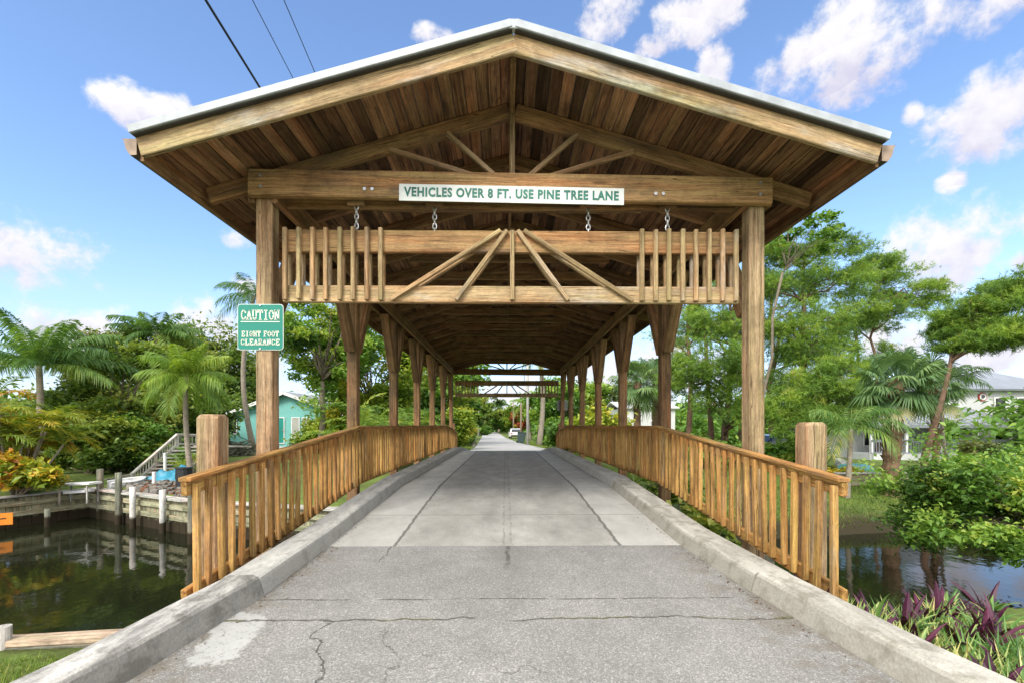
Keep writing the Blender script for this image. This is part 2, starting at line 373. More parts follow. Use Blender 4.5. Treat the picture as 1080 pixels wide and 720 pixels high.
def mat_deck():
    m, nt, b, out = new_mat('deck_concrete'); n = N(nt); p = n.pos(); s = n.sep(p)
    big = n.noise(p, .8, 6, .62); mid = n.noise(n.vmath('MULTIPLY', p, (1, .5, 1)), 4, 6, .68); fn = n.noise(p, 90, 3, .6)
    c = n.ramp(big, [(.3, (.3, .29, .262)), (.7, (.41, .395, .36))])
    c = n.mix(1.0, c, n.ramp(mid, [(.3, .74), (.7, 1.16)]), 'MULTIPLY')
    c = n.mix(1.0, c, n.ramp(fn, [(.3, .82), (.7, 1.12)]), 'MULTIPLY')
    ax = n.math('ABSOLUTE', n.math('SUBTRACT', s[0], .02))
    side = n.step(ax, .98, 1.06)
    c = n.mix(n.math('MULTIPLY', side, .36), c, n.mix(mid, (.42, .415, .385), (.64, .63, .59)))
    j = n.math('MAXIMUM', line_mask(n, ax, 1.02, .022, p, 7., .05), n.math('MULTIPLY', line_mask(n, n.math('ABSOLUTE', n.math('SUBTRACT', s[0], .02)), .035, .014, p, 9., .05), n.math('MULTIPLY', n.step(n.noise(p, 5, 4, .7), .35, .62), .55)))
    for yj in (5.33, 6.95, 9.44, 11.93, 14.42, 16.9):
        j = n.math('MAXIMUM', j, n.math('MULTIPLY', line_mask(n, s[1], yj, .018, p, 4., .04), .55))
    edge = n.step(n.math('ADD', s[1], n.math('MULTIPLY', n.math('SUBTRACT', n.noise(p, 6, 3), .5), .1)), 4.27, 4.33)
    tyre = n.math('MULTIPLY', n.math('SUBTRACT', 1., n.step(n.math('ABSOLUTE', n.math('SUBTRACT', ax, .62)), .05, .4)), n.step(big, .35, .65))
    c = n.mix(n.math('MULTIPLY', tyre, .35), c, (.2, .19, .165))
    st = n.math('MULTIPLY', n.step(n.noise(p, 2.2, 5, .7), .6, .72), .45)
    c = n.mix(st, c, (.19, .18, .16))
    c = n.mix(n.math('MULTIPLY', j, .75), c, (.075, .072, .062))
    n.lk(c, b.inputs['Base Color']); b.inputs['Roughness'].default_value = .85; b.inputs['Specular IOR Level'].default_value = .25
    n.bump(n.math('ADD', n.math('MULTIPLY', fn, .5), n.math('MULTIPLY', j, -2)), .4, .004, b)
    return m
M['deck'] = mat_deck()

def mat_kerb(name, c1, c2, stain, samt):
    m, nt, b, out = new_mat(name); n = N(nt); p = n.pos()
    st = n.vmath('MULTIPLY', p, (5, 1.1, 5))
    a = n.noise(st, 1.6, 6, .68); f = n.noise(p, 70, 3, .65); q = n.noise(p, 7, 5, .65)
    c = n.mix(n.step(a, .36, .64), c1, c2)
    c = n.mix(1.0, c, n.ramp(f, [(.3, .8), (.7, 1.15)]), 'MULTIPLY')
    c = n.mix(n.math('MULTIPLY', n.step(q, .48, .68), samt), c, stain)
    # side faces mix in more of the darker tone, broken up by noise
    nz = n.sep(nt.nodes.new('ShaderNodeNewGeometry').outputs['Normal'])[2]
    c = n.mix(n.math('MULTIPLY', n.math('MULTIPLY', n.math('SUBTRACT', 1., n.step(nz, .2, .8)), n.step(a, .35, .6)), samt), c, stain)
    n.lk(c, b.inputs['Base Color']); b.inputs['Roughness'].default_value = .9; b.inputs['Specular IOR Level'].default_value = .2
    n.bump(n.math('ADD', n.math('MULTIPLY', f, .5), q), .5, .012, b)
    return m
M['kerb_l'] = mat_kerb('kerb_concrete_weathered', (.2, .195, .18), (.5, .485, .45), (.11, .105, .09), .7)
M['kerb_b'] = mat_kerb('kerb_concrete_pale', (.34, .335, .31), (.52, .51, .47), (.19, .18, .155), .5)
M['kerb_r'] = mat_kerb('kerb_concrete_tan', (.31, .295, .255), (.46, .44, .385), (.16, .145, .11), .6)

def mat_water():
    m, nt, b, out = new_mat('canal_water'); n = N(nt); p = n.pos()
    b.inputs['Base Color'].default_value = (.011, .013, .006, 1); b.inputs['Roughness'].default_value = .03; b.inputs['IOR'].default_value = 1.33
    b.inputs['Specular IOR Level'].default_value = .5
    h = n.math('ADD', n.noise(n.vmath('MULTIPLY', p, (1, .6, 1)), 1.6, 3, .5), n.math('MULTIPLY', n.noise(p, 7, 2), .22))
    n.bump(h, .05, .12, b)
    return m
M['water'] = mat_water()

def mat_far_road():
    m, nt, b, out = new_mat('street_pavement'); n = N(nt); p = n.pos()
    a = n.noise(p, .5, 5, .6); f = n.noise(p, 14, 4, .6)
    c = n.ramp(a, [(.3, (.3, .29, .28)), (.7, (.42, .41, .39))]); c = n.mix(1., c, n.ramp(f, [(.3, .85), (.7, 1.1)]), 'MULTIPLY')
    n.lk(c, b.inputs['Base Color']); b.inputs['Roughness'].default_value = .9
    return m
M['street'] = mat_far_road()

# ------------------------------------------------------------------ terrain, water, road
WATER_Z = -1.57
canal = np.array([(-60, 3.45), (-2.7, 3.55), (2.8, 3.7), (4.3, 5.4), (6.5, 6.9), (10, 7.6), (60, 8.5), (60, 12.5), (13, 12.2), (8.3, 11.3), (4, 10.2), (-2.2, 9.2),
                  (-7.3, 10.75), (-11.35, 12.85), (-12.2, 11.2), (-16.5, 3.45)], float)
# the basin on the left stops at the left wall
canal = np.array([(-16.5, 3.4), (-2.7, 3.5), (2.8, 3.9), (4.2, 4.6), (6.5, 5.2), (8.4, 5.9), (12, 6.4), (60, 7.4), (60, 11.6), (13, 11.2), (8.3, 10.5), (4, 9.65), (-2.2, 9.2),
                  (-7.3, 10.75), (-11.35, 12.85), (-12.2, 11.2)], float)
def sdf(x, y):
    x = np.asarray(x, float); y = np.asarray(y, float)
    d = np.full(x.shape, 1e9); ins = np.zeros(x.shape, bool); n = len(canal)
    for i in range(n):
        a = canal[i]; b_ = canal[(i + 1) % n]; e = b_ - a
        t = np.clip(((x - a[0]) * e[0] + (y - a[1]) * e[1]) / (e @ e), 0, 1)
        d = np.minimum(d, np.hypot(x - a[0] - t * e[0], y - a[1] - t * e[1]))
        c = ((a[1] > y) != (b_[1] > y)) & (x < (b_[0] - a[0]) * (y - a[1]) / (b_[1] - a[1] + 1e-12) + a[0]); ins ^= c
    return np.where(ins, d, -d)
def ss(x, a, b_):
    t = np.clip((x - a) / (b_ - a), 0, 1); return t * t * (3 - 2 * t)
RY = [-60, 0, 1.5, 2.2, 3.14, 4.2, 6.6, 7.2, 16.7, 17.3, 21.5, 24, 69, 600]
RZ = [-.34, -.31, -.292, -.272, -.22, -.165, -.028, 0, 0, -.028, -.37, -.42, -.97, -.97]
def zroad(y): return np.interp(y, RY, RZ)
def xroad(y):   # centre of the street beyond the bridge
    return np.interp(y, [-60, 20, 28, 90, 130], [0.02, 0.02, -.1, -2.6, -4.5])
def ground_z(x, y):
    x = np.asarray(x, float); y = np.asarray(y, float)
    near = ss(y, 9, 6)
    far_base = np.interp(y, [9, 14, 30, 70], [-.82, -.8, -.85, -1.0])
    right = ss(x, 2, 6)
    far_base = far_base + right * np.interp(y, [9, 12, 18, 40], [-.35, -.3, .0, .05])
    base = near * np.where(x > 0, -.52 - .10 * np.clip(x - 2.4, 0, 3), -.72 + .03 * np.clip(x + 5, -5, 3)) + (1 - near) * far_base
    # embankment under the street
    rd = np.abs(x - xroad(y)); emb = ss(rd, 5.0, 2.6) * ss(y, 17.5, 21)
    base = base * (1 - emb) + (zroad(y) - .05) * emb
    emb2 = ss(rd, 2.6, 2.1) * ss(y, 3.6, 3.2)
    base = base * (1 - emb2) + (zroad(y) - .12) * emb2
    base = base + (np.sin(x * 1.7 + y * .9) * .02 + np.sin(x * .61 - y * 1.3) * .03) * (1 - emb) * (1 - emb2)
    d = sdf(x, y)
    soft = np.where((x > 2.0) | (x < -2) & (y < 0), 1.0, 0.0)
    zc = np.where(soft > .5, base + (-2.5 - base) * ss(d, -.45, .6), np.where(y > 6, base + (-2.5 - base) * ss(d, -.34, -.08), base + (-2.5 - base) * ss(d, .02, .3)))
    return zc
def axis(lo, hi, a, b_, step, grow=1.22):
    v = list(np.arange(a, b_ + 1e-6, step)); s_ = step
    while v[-1] < hi: s_ *= grow; v.append(v[-1] + s_)
    s_ = step; w = [v[0]]
    while w[0] > lo: s_ *= grow; w.insert(0, w[0] - s_)
    return np.array(w[:-1] + v)
xs = axis(-600, 600, -18, 16, .22); ys = axis(-80, 700, -1, 24, .22)
gx, gy = np.meshgrid(xs, ys); gz = ground_z(gx, gy)
nx, ny = len(xs), len(ys)
idx = np.arange(nx * ny).reshape(ny, nx)
fc = np.stack([idx[:-1, :-1], idx[:-1, 1:], idx[1:, 1:], idx[1:, :-1]], -1).reshape(-1, 4)
g = G(); g.add(np.stack([gx, gy, gz], -1).reshape(-1, 3), fc)
tag(g.build('ground', M['ground'], smooth=True), kind='structure')
g = G(); g.add([(-60, -2, WATER_Z), (90, -2, WATER_Z), (90, 30, WATER_Z), (-60, 30, WATER_Z)], [(0, 1, 2, 3)])
tag(g.build('canal_water', M['water']), kind='structure')

def strip(name, yv, xl, xr, zf, mat, thick=.0):
    g = G(); vs = []; fs = []
    cols = 9
    for y in yv:
        for k in range(cols):
            vs.append((xl(y) + (xr(y) - xl(y)) * k / (cols - 1), y, zf(y)))
    for j in range(len(yv) - 1):
        for k in range(cols - 1):
            a = j * cols + k; fs.append((a, a + 1, a + 1 + cols, a + cols))
    if thick:
        o = len(vs)
        for y in yv: vs.append((xl(y), y, zf(y) - thick)); vs.append((xr(y), y, zf(y) - thick))
        for j in range(len(yv) - 1):
            a = o + 2 * j
            fs.append((a, a + 2, a + 3, a + 1)); fs.append((j * cols, (j + 1) * cols, a + 2, a)); fs.append((j * cols + cols - 1, a + 1, a + 3, (j + 1) * cols + cols - 1))
        fs.append(tuple([0 + k for k in range(cols)] + [o + 1, o])[::-1])
        e = (len(yv) - 1) * cols; fs.append(tuple([e + k for k in range(cols)] + [o + 2 * len(yv) - 1, o + 2 * len(yv) - 2]))
    g.add(vs, fs); return tag(g.build(name, mat), kind='structure')
FL = lambda y: np.interp(y, [-60, -1, 2.16, 3.14, 4.3, 22], [-5.2, -2.45, -1.78, -1.62, -1.59, -1.58])   # kerb feet
FR = lambda y: np.interp(y, [-60, -1, 2.16, 3.17, 4.3, 22], [5.2, 2.45, 1.84, 1.68, 1.59, 1.60])
ynear = np.concatenate([np.linspace(-50, -1, 12), np.linspace(-.8, 4.205, 40)])
strip('road', ynear, lambda y: FL(y) - .12, lambda y: FR(y) + .12, zroad, M['asphalt'], .2)
strip('bridge_deck', np.linspace(4.21, 21.4, 90), lambda y: -1.72, lambda y: 1.74, zroad, M['deck'], .28)
yfar = np.concatenate([np.linspace(21.41, 24, 8), np.linspace(25, 70, 40), np.linspace(72, 125, 20)])
strip('street', yfar, lambda y: xroad(y) - np.interp(y, [21, 30, 125], [1.9, 1.75, 1.8]), lambda y: xroad(y) + np.interp(y, [21, 26, 40, 125], [2.2, 2.5, 1.75, 1.8]), zroad, M['street'], .12)

# kerbs: swept section, each casting its own object
def kerb(name, y0, y1, foot, side, mat, w=.29, h=.13, n=24, batter=.03, hr=.0):
    yv = np.linspace(y0, y1, n); vs = []; fs = []
    jit = np.cumsum(R.normal(0, .0015, n)); jit -= jit.mean()
    for y, jj in zip(yv, jit):
        f = foot(y); z = zroad(y)
        prof = [(0, -.1), (0, .002), (batter * .75, h - .03), (batter, h - .012), (batter + .022, h), (w - .02, h - .004), (w, h - .022), (w, -.3)]
        for (a, b_) in prof: vs.append((f + side * (a + jj), y, z + b_ + jj * .4))
    k = 8
    for j in range(n - 1):
        for i in range(k - 1):
            q = (j*k + i, j*k + i + 1, (j+1)*k + i + 1, (j+1)*k + i)
            fs.append(q if side < 0 else q[::-1])
    fs.append(tuple(range(k))[::-1] if side < 0 else tuple(range(k))); e = (n-1)*k
    fs.append(tuple(range(e, e+k)) if side < 0 else tuple(range(e, e+k))[::-1])
    g = G(); g.add(vs, fs); return tag(g.build(name, mat), kind='structure')
kerb('kerb_near_left', -6, 3.135, FL, -1, M['kerb_l'], .25, .15, 40, .05)
kerb('kerb_left', 3.15, 6.96, FL, -1, M['kerb_b'], .29, .13, 24)
kerb('kerb_left', 6.965, 21.3, FL, -1, M['kerb_b'], .29, .13, 60)
kerb('kerb_near_right', -6, 3.165, FR, 1, M['kerb_r'], .26, .14, 40, .05)
kerb('kerb_right', 3.18, 6.96, FR, 1, M['kerb_r'], .30, .13, 24, .04)
kerb('kerb_right', 6.965, 21.3, FR, 1, M['kerb_b'], .30, .13, 60, .05)

# ------------------------------------------------------------------ THE COVERED BRIDGE
XC = .065; HW = 2.324; S = 2.49; Y0 = 4.45
POSTY = [Y0 + S * i for i in range(7)]
ZE = EYE
RIDGE = ZE + 3.07; SLOPE = .29; EAVE = 2.93    # underside of the boards at the ridge; fall per metre; half width
def zs(dx): return RIDGE - SLOPE * abs(dx)
YF, YB = 3.72, 20.12
BR = thing('covered_bridge', 'brown timber covered bridge with a low gable roof over the road', 'covered bridge', (0, Y0, 0))
BO = (0, Y0, 0)
PLZ0, PLZ1 = ZE + 2.06, ZE + 2.28       # plate beams
for i, y in enumerate(POSTY):
    for sd in (-1, 1):
        x = XC + sd * HW; g = G()
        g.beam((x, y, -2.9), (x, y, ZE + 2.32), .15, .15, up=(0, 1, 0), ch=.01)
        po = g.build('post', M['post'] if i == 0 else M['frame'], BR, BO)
        for dr in (-1, 1):
            if i == 0 and dr < 0 or i == 6 and dr > 0: continue
            # knee brace along the bridge, lapped on the post face
            g = G(); b0 = np.array([x, y + dr * .12, ZE + 1.09]); b1 = np.array([x, y + dr * .72, PLZ0 + .02])
            g.beam(b0, b1, .14, .13, up=(0, -dr, .6), ch=.008)
            g.beam((x, y + dr * .13, ZE + 1.2), (x, y + dr * .13 + dr * .08, ZE + 1.15), .02, .02, mi=1)
            g.build('knee_brace', [M['frame'], M['bolt']], po, BO)
# stub posts at the ends of the railings
for (sd, y, zt) in ((-1, 3.62, 1.01), (1, 3.6, .95), (-1, 20.15, 1.0), (1, 20.15, 1.0)):
    x = XC + sd * (HW + (.0 if y < 10 else 0)); g = G()
    vs = []; o = R.random(3) * 9; a = .08
    for (z, k, c) in ((-2.6, 1, .012), (zt - .03, 1, .012), (zt - .008, .93, .03), (zt, .8, .03)):
        for (p, q) in ((-a+c, -a), (a-c, -a), (a, -a+c), (a, a-c), (a-c, a), (-a+c, a), (-a, a-c), (-a, -a+c)): vs.append((p*k, q*k, z))
    fs = [(j*8+i, j*8+(i+1) % 8, j*8+8+(i+1) % 8, j*8+8+i) for j in range(3) for i in range(8)] + [tuple(range(24, 32))]
    vs = np.array(vs); gcs = vs[:, [2, 0, 1]] + o
    g.add(vs + np.array([x, y, 0]), fs, .6, gcs); g.build('end_post', M['post'] if y < 10 else M['frame'], BR, BO)
# cross beams carrying posts below the deck
for y in POSTY:
    g = G(); g.beam((XC - 2.6, y + .17, -.42), (XC + 2.6, y + .17, -.42), .12, .24); g.build('floor_beam', M['dark_pile'], BR, BO)
for sd in (-1, 1):
    g = G(); g.beam((XC + sd * 1.45, 4.5, -.45), (XC + sd * 1.45, 20.2, -.45), .2, .3); g.build('floor_girder', M['dark_pile'], BR, BO)
# plate beams (pair on each post row)
for sd in (-1, 1):
    for k, off in ((0, -.107), (1, .107)):
        x = XC + sd * (HW + off); g = G()
        g.beam((x, Y0 - .09, (PLZ0 + PLZ1) / 2), (x, POSTY[-1] + .09, (PLZ0 + PLZ1) / 2), .06, PLZ1 - PLZ0)
        g.build('plate_beam', M['frame'], BR, BO)
# trusses
def rafter(g, y, sd, wd=.055, dep=.15, x0=.03, x1=EAVE - .06):
    a = np.array([XC + sd * x0, y, zs(x0) - dep * .52]); b_ = np.array([XC + sd * x1, y, zs(x1) - dep * .52])
    g.beam(a, b_, wd, dep, up=(0, 0, 1))
for k in range(19):
    y = Y0 + S / 3 * k
    end = k in (0, 18)
    tr = None
    g = G(); rafter(g, y, -1, .07 if end else .055); tr = g.build('rafter', M['frame'], BR, BO)
    g = G(); rafter(g, y, 1, .07 if end else .055); g.build('rafter', M['frame'], BR, BO)
    if not end:
        zc = ZE + 2.43; hwc = (RIDGE - .17 - (zc + .07)) / SLOPE + .12
        g = G(); yy = y + .058
        g.beam((XC - hwc, yy, zc + .07), (XC + hwc, yy, zc + .07), .05, .14); g.build('collar_tie', M['frame'], BR, BO)
    else:
        fr = -1 if k == 0 else 1
        for (dy, nm, tilt) in ((fr * .14, 'tie_beam', .022), (-fr * .14, 'tie_beam', 0)):
            yb = y + dy * .82
            zb0, zb1 = ZE + 2.08, ZE + 2.33
            xa, xb = XC - 2.43, XC + 2.43
            g = G(); g.beam((xa, yb, (zb0 + zb1) / 2 + tilt), (xb, yb, (zb0 + zb1) / 2 - tilt), .075, zb1 - zb0 - (.0 if dy * fr > 0 else .05), t=.6)
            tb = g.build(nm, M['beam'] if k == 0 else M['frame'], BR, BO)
            if dy * fr > 0:
                for bx in (xa + .12, xb - .12, XC - 1.36, XC + 1.33, XC - 1.29, XC + 1.40):
                    for bz in ((zb0 + .08, zb0 + .18) if abs(bx - XC) > 2 else (zb0 + .07,)):
                        zz = bz + tilt * -(bx - XC) / 2.43
                        g = G(); g.tube([(bx, yb + fr * .036, zz), (bx, yb + fr * .05, zz)], .016, 8); g.build('bolt', M['bolt'], tb, BO)
        # fan of webs from the beam centre up to the rafters
        zt = ZE + 2.335
        for (dx0, dx1) in ((-.09, -.62), (-.16, -1.16), (.09, .62), (.16, 1.16)):
            g = G(); g.beam((XC + dx0, y - .03 * fr * -1, zt - .04), (XC + dx1, y + .03 * fr, zs(dx1) - .13), .045, .045); g.build('web', M['post'], BR, BO)
        g = G(); g.beam((XC, y + fr * .045, zt - .03), (XC, y + fr * .045, RIDGE - .02), .05, .05); g.build('king_post', M['post'], BR, BO)
g = G(); g.beam((XC, YF + .06, RIDGE - .07), (XC, YB - .06, RIDGE - .07), .045, .14); g.build('ridge_board', M['frame'], BR, BO)
# roof: boards, barge boards, metal, gutters
rf = None
roof = None
for sd in (-1, 1):
    g = G(); bw = .106; nb = int(EAVE / bw)
    for i in range(nb + 1):
        x0 = .004 + i * bw; x1 = min(x0 + bw - .006, EAVE)
        if x1 <= x0 + .02: continue
        y = YF + .045; ends = []
        while y < YB - .05:
            L = R.uniform(2.2, 4.4) if y > YF + .1 else R.uniform(1.2, 4.2); y2 = min(y + L, YB - .045)
            if YB - y2 < .5: y2 = YB - .045
            xm = (x0 + x1) / 2; ln = (x1 - x0) * math.sqrt(1 + SLOPE ** 2)
            nrm = np.array([sd * SLOPE, 0, 1.0]); nrm /= np.linalg.norm(nrm)
            c0 = np.array([XC + sd * xm, y, zs(xm)]) + nrm * .0125
            g.beam(c0, c0 + np.array([0, y2 - y - .003, 0]), ln, .025, up=nrm, ch=.003, t=float(np.clip(R.normal(.45, .3), 0, 1)))
            y = y2
    o = g.build('soffit', M['soffit'], BR, BO)
    # metal sheet with standing seams
    g = G(); t0 = .03; nrm = np.array([sd * SLOPE, 0, 1.0]); nrm /= np.linalg.norm(nrm)
    def rp(x, y, h): return np.array([XC + sd * x, y, zs(x)]) + nrm * h
    a, b_, c_, d_ = rp(0, YF - .03, t0), rp(EAVE + .03, YF - .03, t0), rp(EAVE + .03, YB + .03, t0), rp(0, YB + .03, t0)
    up_ = nrm * .02
    g.add([a, b_, c_, d_, a + up_, b_ + up_, c_ + up_, d_ + up_], [(3,2,1,0),(4,5,6,7),(0,1,5,4),(1,2,6,5),(2,3,7,6),(3,0,4,7)])
    y = YF + .15
    while y < YB:
        g.beam(rp(.02, y, t0 + .035), rp(EAVE + .02, y, t0 + .035), .025, .03, up=nrm, ch=.004); y += .41
    ms = g.build('metal_roof', M['metal_white'], BR, BO)
    for yy, q in ((YF - .055, -1), (YB + .055, 1)):
        # barge board
        g = G(); bo = .035 * -q + (.003 if sd > 0 else 0); g.beam(np.array([XC - sd * .012, yy + bo, RIDGE - .04 + .0035]), np.array([XC + sd * (EAVE + .01), yy + bo, zs(EAVE + .01) - .04]), .04, .165); g.build('barge_board', M['pale'], BR, BO)
        g = G(); g.beam(rp(.0, yy + .0 * q, .031), rp(EAVE + .02, yy, .031), .05, .008, up=nrm, ch=.002); g.build('shadow_line', M['shadow_line'], ms, BO)  # thin dark strip painting the shadow between roof metal and barge board
        if sd > 0: g = G(); g.beam((XC, yy + q * .009, RIDGE + .025), (XC, yy + q * .009, RIDGE + .098), .09, .055, up=(0, 1, 0)); g.build('gable_trim', M['metal_white'], ms, BO)
        g = G(); g.beam(rp(-.0, yy + q * .012, .069), rp(EAVE + .03, yy + q * .012, .069), .06, .064, up=nrm, ch=.004); g.build('gable_trim', M['metal_white'], ms, BO)
    # fascia and gutter
    g = G(); xf = XC + sd * (EAVE + .02); zf_ = zs(EAVE) - .06
    g.beam((xf, YF + .01, zf_), (xf, YB - .01, zf_), .03, .15); g.build('fascia', M['frame'], BR, BO)
    g = G(); gx0 = EAVE + .038
    prof = [(0, .09), (0, -.035), (.05, -.04), (.085, .01), (.1, .075), (.115, .09), (.108, .095), (.092, .08), (.08, .015), (.047, -.03), (.008, -.028), (.006, .09)]
    vs = []
    for yy in (YF - .02, YB + .02):
        for (p, q) in prof: vs.append((XC + sd * (gx0 + p), yy, zf_ + q - .005))
    k = len(prof); fs = [(i, (i+1) % k, k + (i+1) % k, k + i) if sd < 0 else (i, k + i, k + (i+1) % k, (i+1) % k) for i in range(k)]
    g.add(vs, fs)
    gu = g.build('gutter', M['gutter'], BR, BO)
    for yy in (YF - .021, YB + .021):
        g = G(); v = [(XC + sd * (gx0 + p), yy, zf_ + q - .005) for (p, q) in prof[:6]]; v2 = [(a_, b2 + (.003 if yy < 10 else -.003), c2) for a_, b2, c2 in v]
        g.add(v + v2, [tuple(range(6)), tuple(range(6, 12))[::-1]] + [(i, (i+1) % 6, 6 + (i+1) % 6, 6 + i) for i in range(6)])
        g.build('gutter_end', M['gutter_in'], gu, BO)
g = G()
for sd in (-1, 1):
    nrm = np.array([sd * SLOPE, 0, 1.0]); nrm /= np.linalg.norm(nrm)
    p0 = np.array([XC + sd * .085, YF - .07, zs(.085)]) + nrm * .112; p1 = p0.copy(); p1[1] = YB + .07
    g.beam(p0, p1, .175, .012, up=nrm, ch=.002)
g.build('ridge_cap', M['metal_white'], BR, BO)

# ------------------------------------------------------------------ railings
def zrail(y): return float(np.interp(y, [2, 3.15, 6.85, 16.95, 20.3, 22], [.46, .563, .90, .90, .60, .45]))
def rail_line(g, x, zoff, w, h, ys_):
    for a, b_ in zip(ys_[:-1], ys_[1:]):
        g.beam((x, a, zrail(a) + zoff), (x, b_, zrail(b_) + zoff), w, h)
pk = G(); pk.beam((0, 0, -.79), (0, 0, 0), .038, .038, up=(0, 1, 0), ch=.004, t=.5); 
def picket_mesh():
    g = G(); g.beam((0, 0, -.77), (0, 0, 0), .04, .038, up=(0, 1, 0), ch=.003, t=R.random())
    o = g.build('picket', M['rail']); me = o.data; bpy.data.objects.remove(o); return me
PKS = [picket_mesh() for _ in range(18)]
for sd, ya, lab in ((-1, 3.13, 'golden timber picket railing above the basin with the white pilings'), (1, 3.08, 'orange brown timber picket railing beside the purple leaved plants')):
    x = XC + sd * 2.21
    rl = thing('railing', lab, 'railing', (x, ya, 0), 'picket railings along the bridge deck'); ro = (x, ya, 0)
    yb = 20.35; cuts = [ya, 6.85, 16.95, yb]
    for a, b_ in zip(cuts[:-1], cuts[1:]):
        b_ = b_ - .004
        g = G(); g.beam((x, a, zrail(a) - .06), (x, b_, zrail(b_) - .06), .04, .1, t=.5); g.build('top_rail', M['rail'], rl, ro)
        g = G(); g.beam((x - sd * .012, a - (.012 if a == ya else 0), zrail(a) + .004), (x - sd * .012, b_, zrail(b_) + .004), .085, .026, t=.6); g.build('cap_rail', M['rail'], rl, ro)
        g = G(); g.beam((x, a, zrail(a) - .785), (x, b_, zrail(b_) - .785), .04, .11, t=.4); g.build('bottom_rail', M['rail'], rl, ro)
    n = 0; y = ya + .05; rest = G()
    while y < yb - .03:
        xx = x - sd * .041; zt = zrail(y) - .035
        if n < 100:
            p_ = part_at('picket', PKS[int(R.integers(10))], rl, (xx - x, y - ya + R.normal(0, .004), zt + R.normal(0, .006)), (R.normal(0, .009), R.normal(0, .011), R.normal(0, .05)))
        else:
            rest.beam((xx, y, zt - .77), (xx, y, zt), .04, .038, up=(0, 1, 0), ch=.003)
        n += 1; y += .143
    if rest.n: tag(rest.build('picket_run', M['rail'], rl, ro), kind='stuff')

# ------------------------------------------------------------------ hanging clearance boards
def clearance(y, face, label):
    x0, x1 = X_at(298, 4.4), X_at(779.5, 4.4)
    zt, ztb, zbt, zb = ZE + 1.835, ZE + 1.625, ZE + 1.31, ZE + 1.15
    r = thing('clearance_barrier', label, 'clearance bar', (XC, y, zb), 'clearance barriers hanging at both bridge mouths'); ro = (XC, y, zb)
    mt = M['post']
    g = G(); g.beam((x0, y, (zt + ztb) / 2), (x1, y, (zt + ztb) / 2), .05, zt - ztb, t=.35); g.build('top_board', M['beam'], r, ro)
    g = G(); g.beam((x0, y, (zb + zbt) / 2), (x1, y, (zb + zbt) / 2), .05, zbt - zb, t=.8); g.build('bottom_board', M['pale'], r, ro)
    xl = [X_at(p, 4.37) for p in (300, 314.5, 329, 343, 358, 372, 386.5, 401)]; xr = [X_at(p, 4.37) for p in (677.5, 692, 706, 720.7, 734.6, 748.6, 762.8, 777)]
    for xx in xl + xr:
        for q in (-1, 1):
            g = G(); g.beam((xx, y + q * .047, zb + .015 + R.normal(0, .003)), (xx, y + q * .047, zt + .01 + R.normal(0, .003)), .04, .04, up=(0, 1, 0)); g.build('picket', M['pale'], r, ro)
    cx = XC
    for k, dx in enumerate((-1.14, -.53, 0, .53, 1.14)):
        for q in (-1, 1):
            yo = y + q * (.047 + .002 * (k % 2))
            g = G(); g.beam((cx + dx, yo, zb + .02), (cx + np.sign(dx) * (.05 if abs(dx) < 1 else .11), yo, zt - .01 - (.0 if dx else 0)), .04, .042, up=(0, 1, 0)); g.build('fan_strip', M['pale'], r, ro)
    for xx in [X_at(p, 4.4) for p in (375, 458, 621, 705)]:
        g = G(); z = zt - .03; k = 0
        while z < ZE + 2.06:
            a = np.linspace(0, 2 * PI, 9); rr = .018; ln = .03
            pts = [(xx + (math.cos(t) * rr if k % 2 else 0), y + (0 if k % 2 else math.cos(t) * rr), z + ln + math.sin(t) * ln) for t in a]
            g.tube(pts, .006, 5, cap=False); z += .045; k += 1
        g.build('chain', M['bolt'], r, ro)
    for xx in [X_at(p, 4.4) for p in (375, 458, 621, 705)]:
        pass
clearance(4.43, -1, 'timber clearance bar hanging on chains under the lettered front beam')
clearance(POSTY[-1] + .02, 1, 'small distant clearance bar hanging at the far mouth of the bridge')
# ceiling bearers that carry the chains
for y in (4.43, POSTY[-1] + .02):
    for xx in [X_at(p, 4.4) for p in (375, 458, 621, 705)]:
        g = G(); g.beam((xx - .08, y, ZE + 2.09), (xx + .08, y, ZE + 2.09), .07, .05); g.build('chain_block', M['frame'], BR, BO)

# ------------------------------------------------------------------ signs
yb = Y0 - .14 * .82 - .0375 - .006
xa, xb = X_at(421, yb), X_at(658, yb); zc = Z_at(205.5, (xa + xb) / 2, yb)
w_, h_ = xb - xa, 17.5 * yb / F
sg = thing('sign', 'long white sign with green capitals fixed to the front tie beam', 'sign', ((xa + xb) / 2, yb, zc))
tl = 0.0135
g = G(); g.box((0, 0, 0), (w_, .008, h_)); o = g.build('sign_board', M['sign_white'], sg); o.rotation_euler = (0, tl, 0)
me = text_mesh('VEHICLES OVER 8 FT. USE PINE TREE LANE', h_ * .74, M['sign_letter'], .0042, 1.0)
wtx = max(v.co.x for v in me.vertices) - min(v.co.x for v in me.vertices); k = w_ * .955 / wtx
for v in me.vertices: v.co.x *= k
o = part_at('lettering', me, sg, (0, -.0065, 0), (PI / 2, tl, 0))

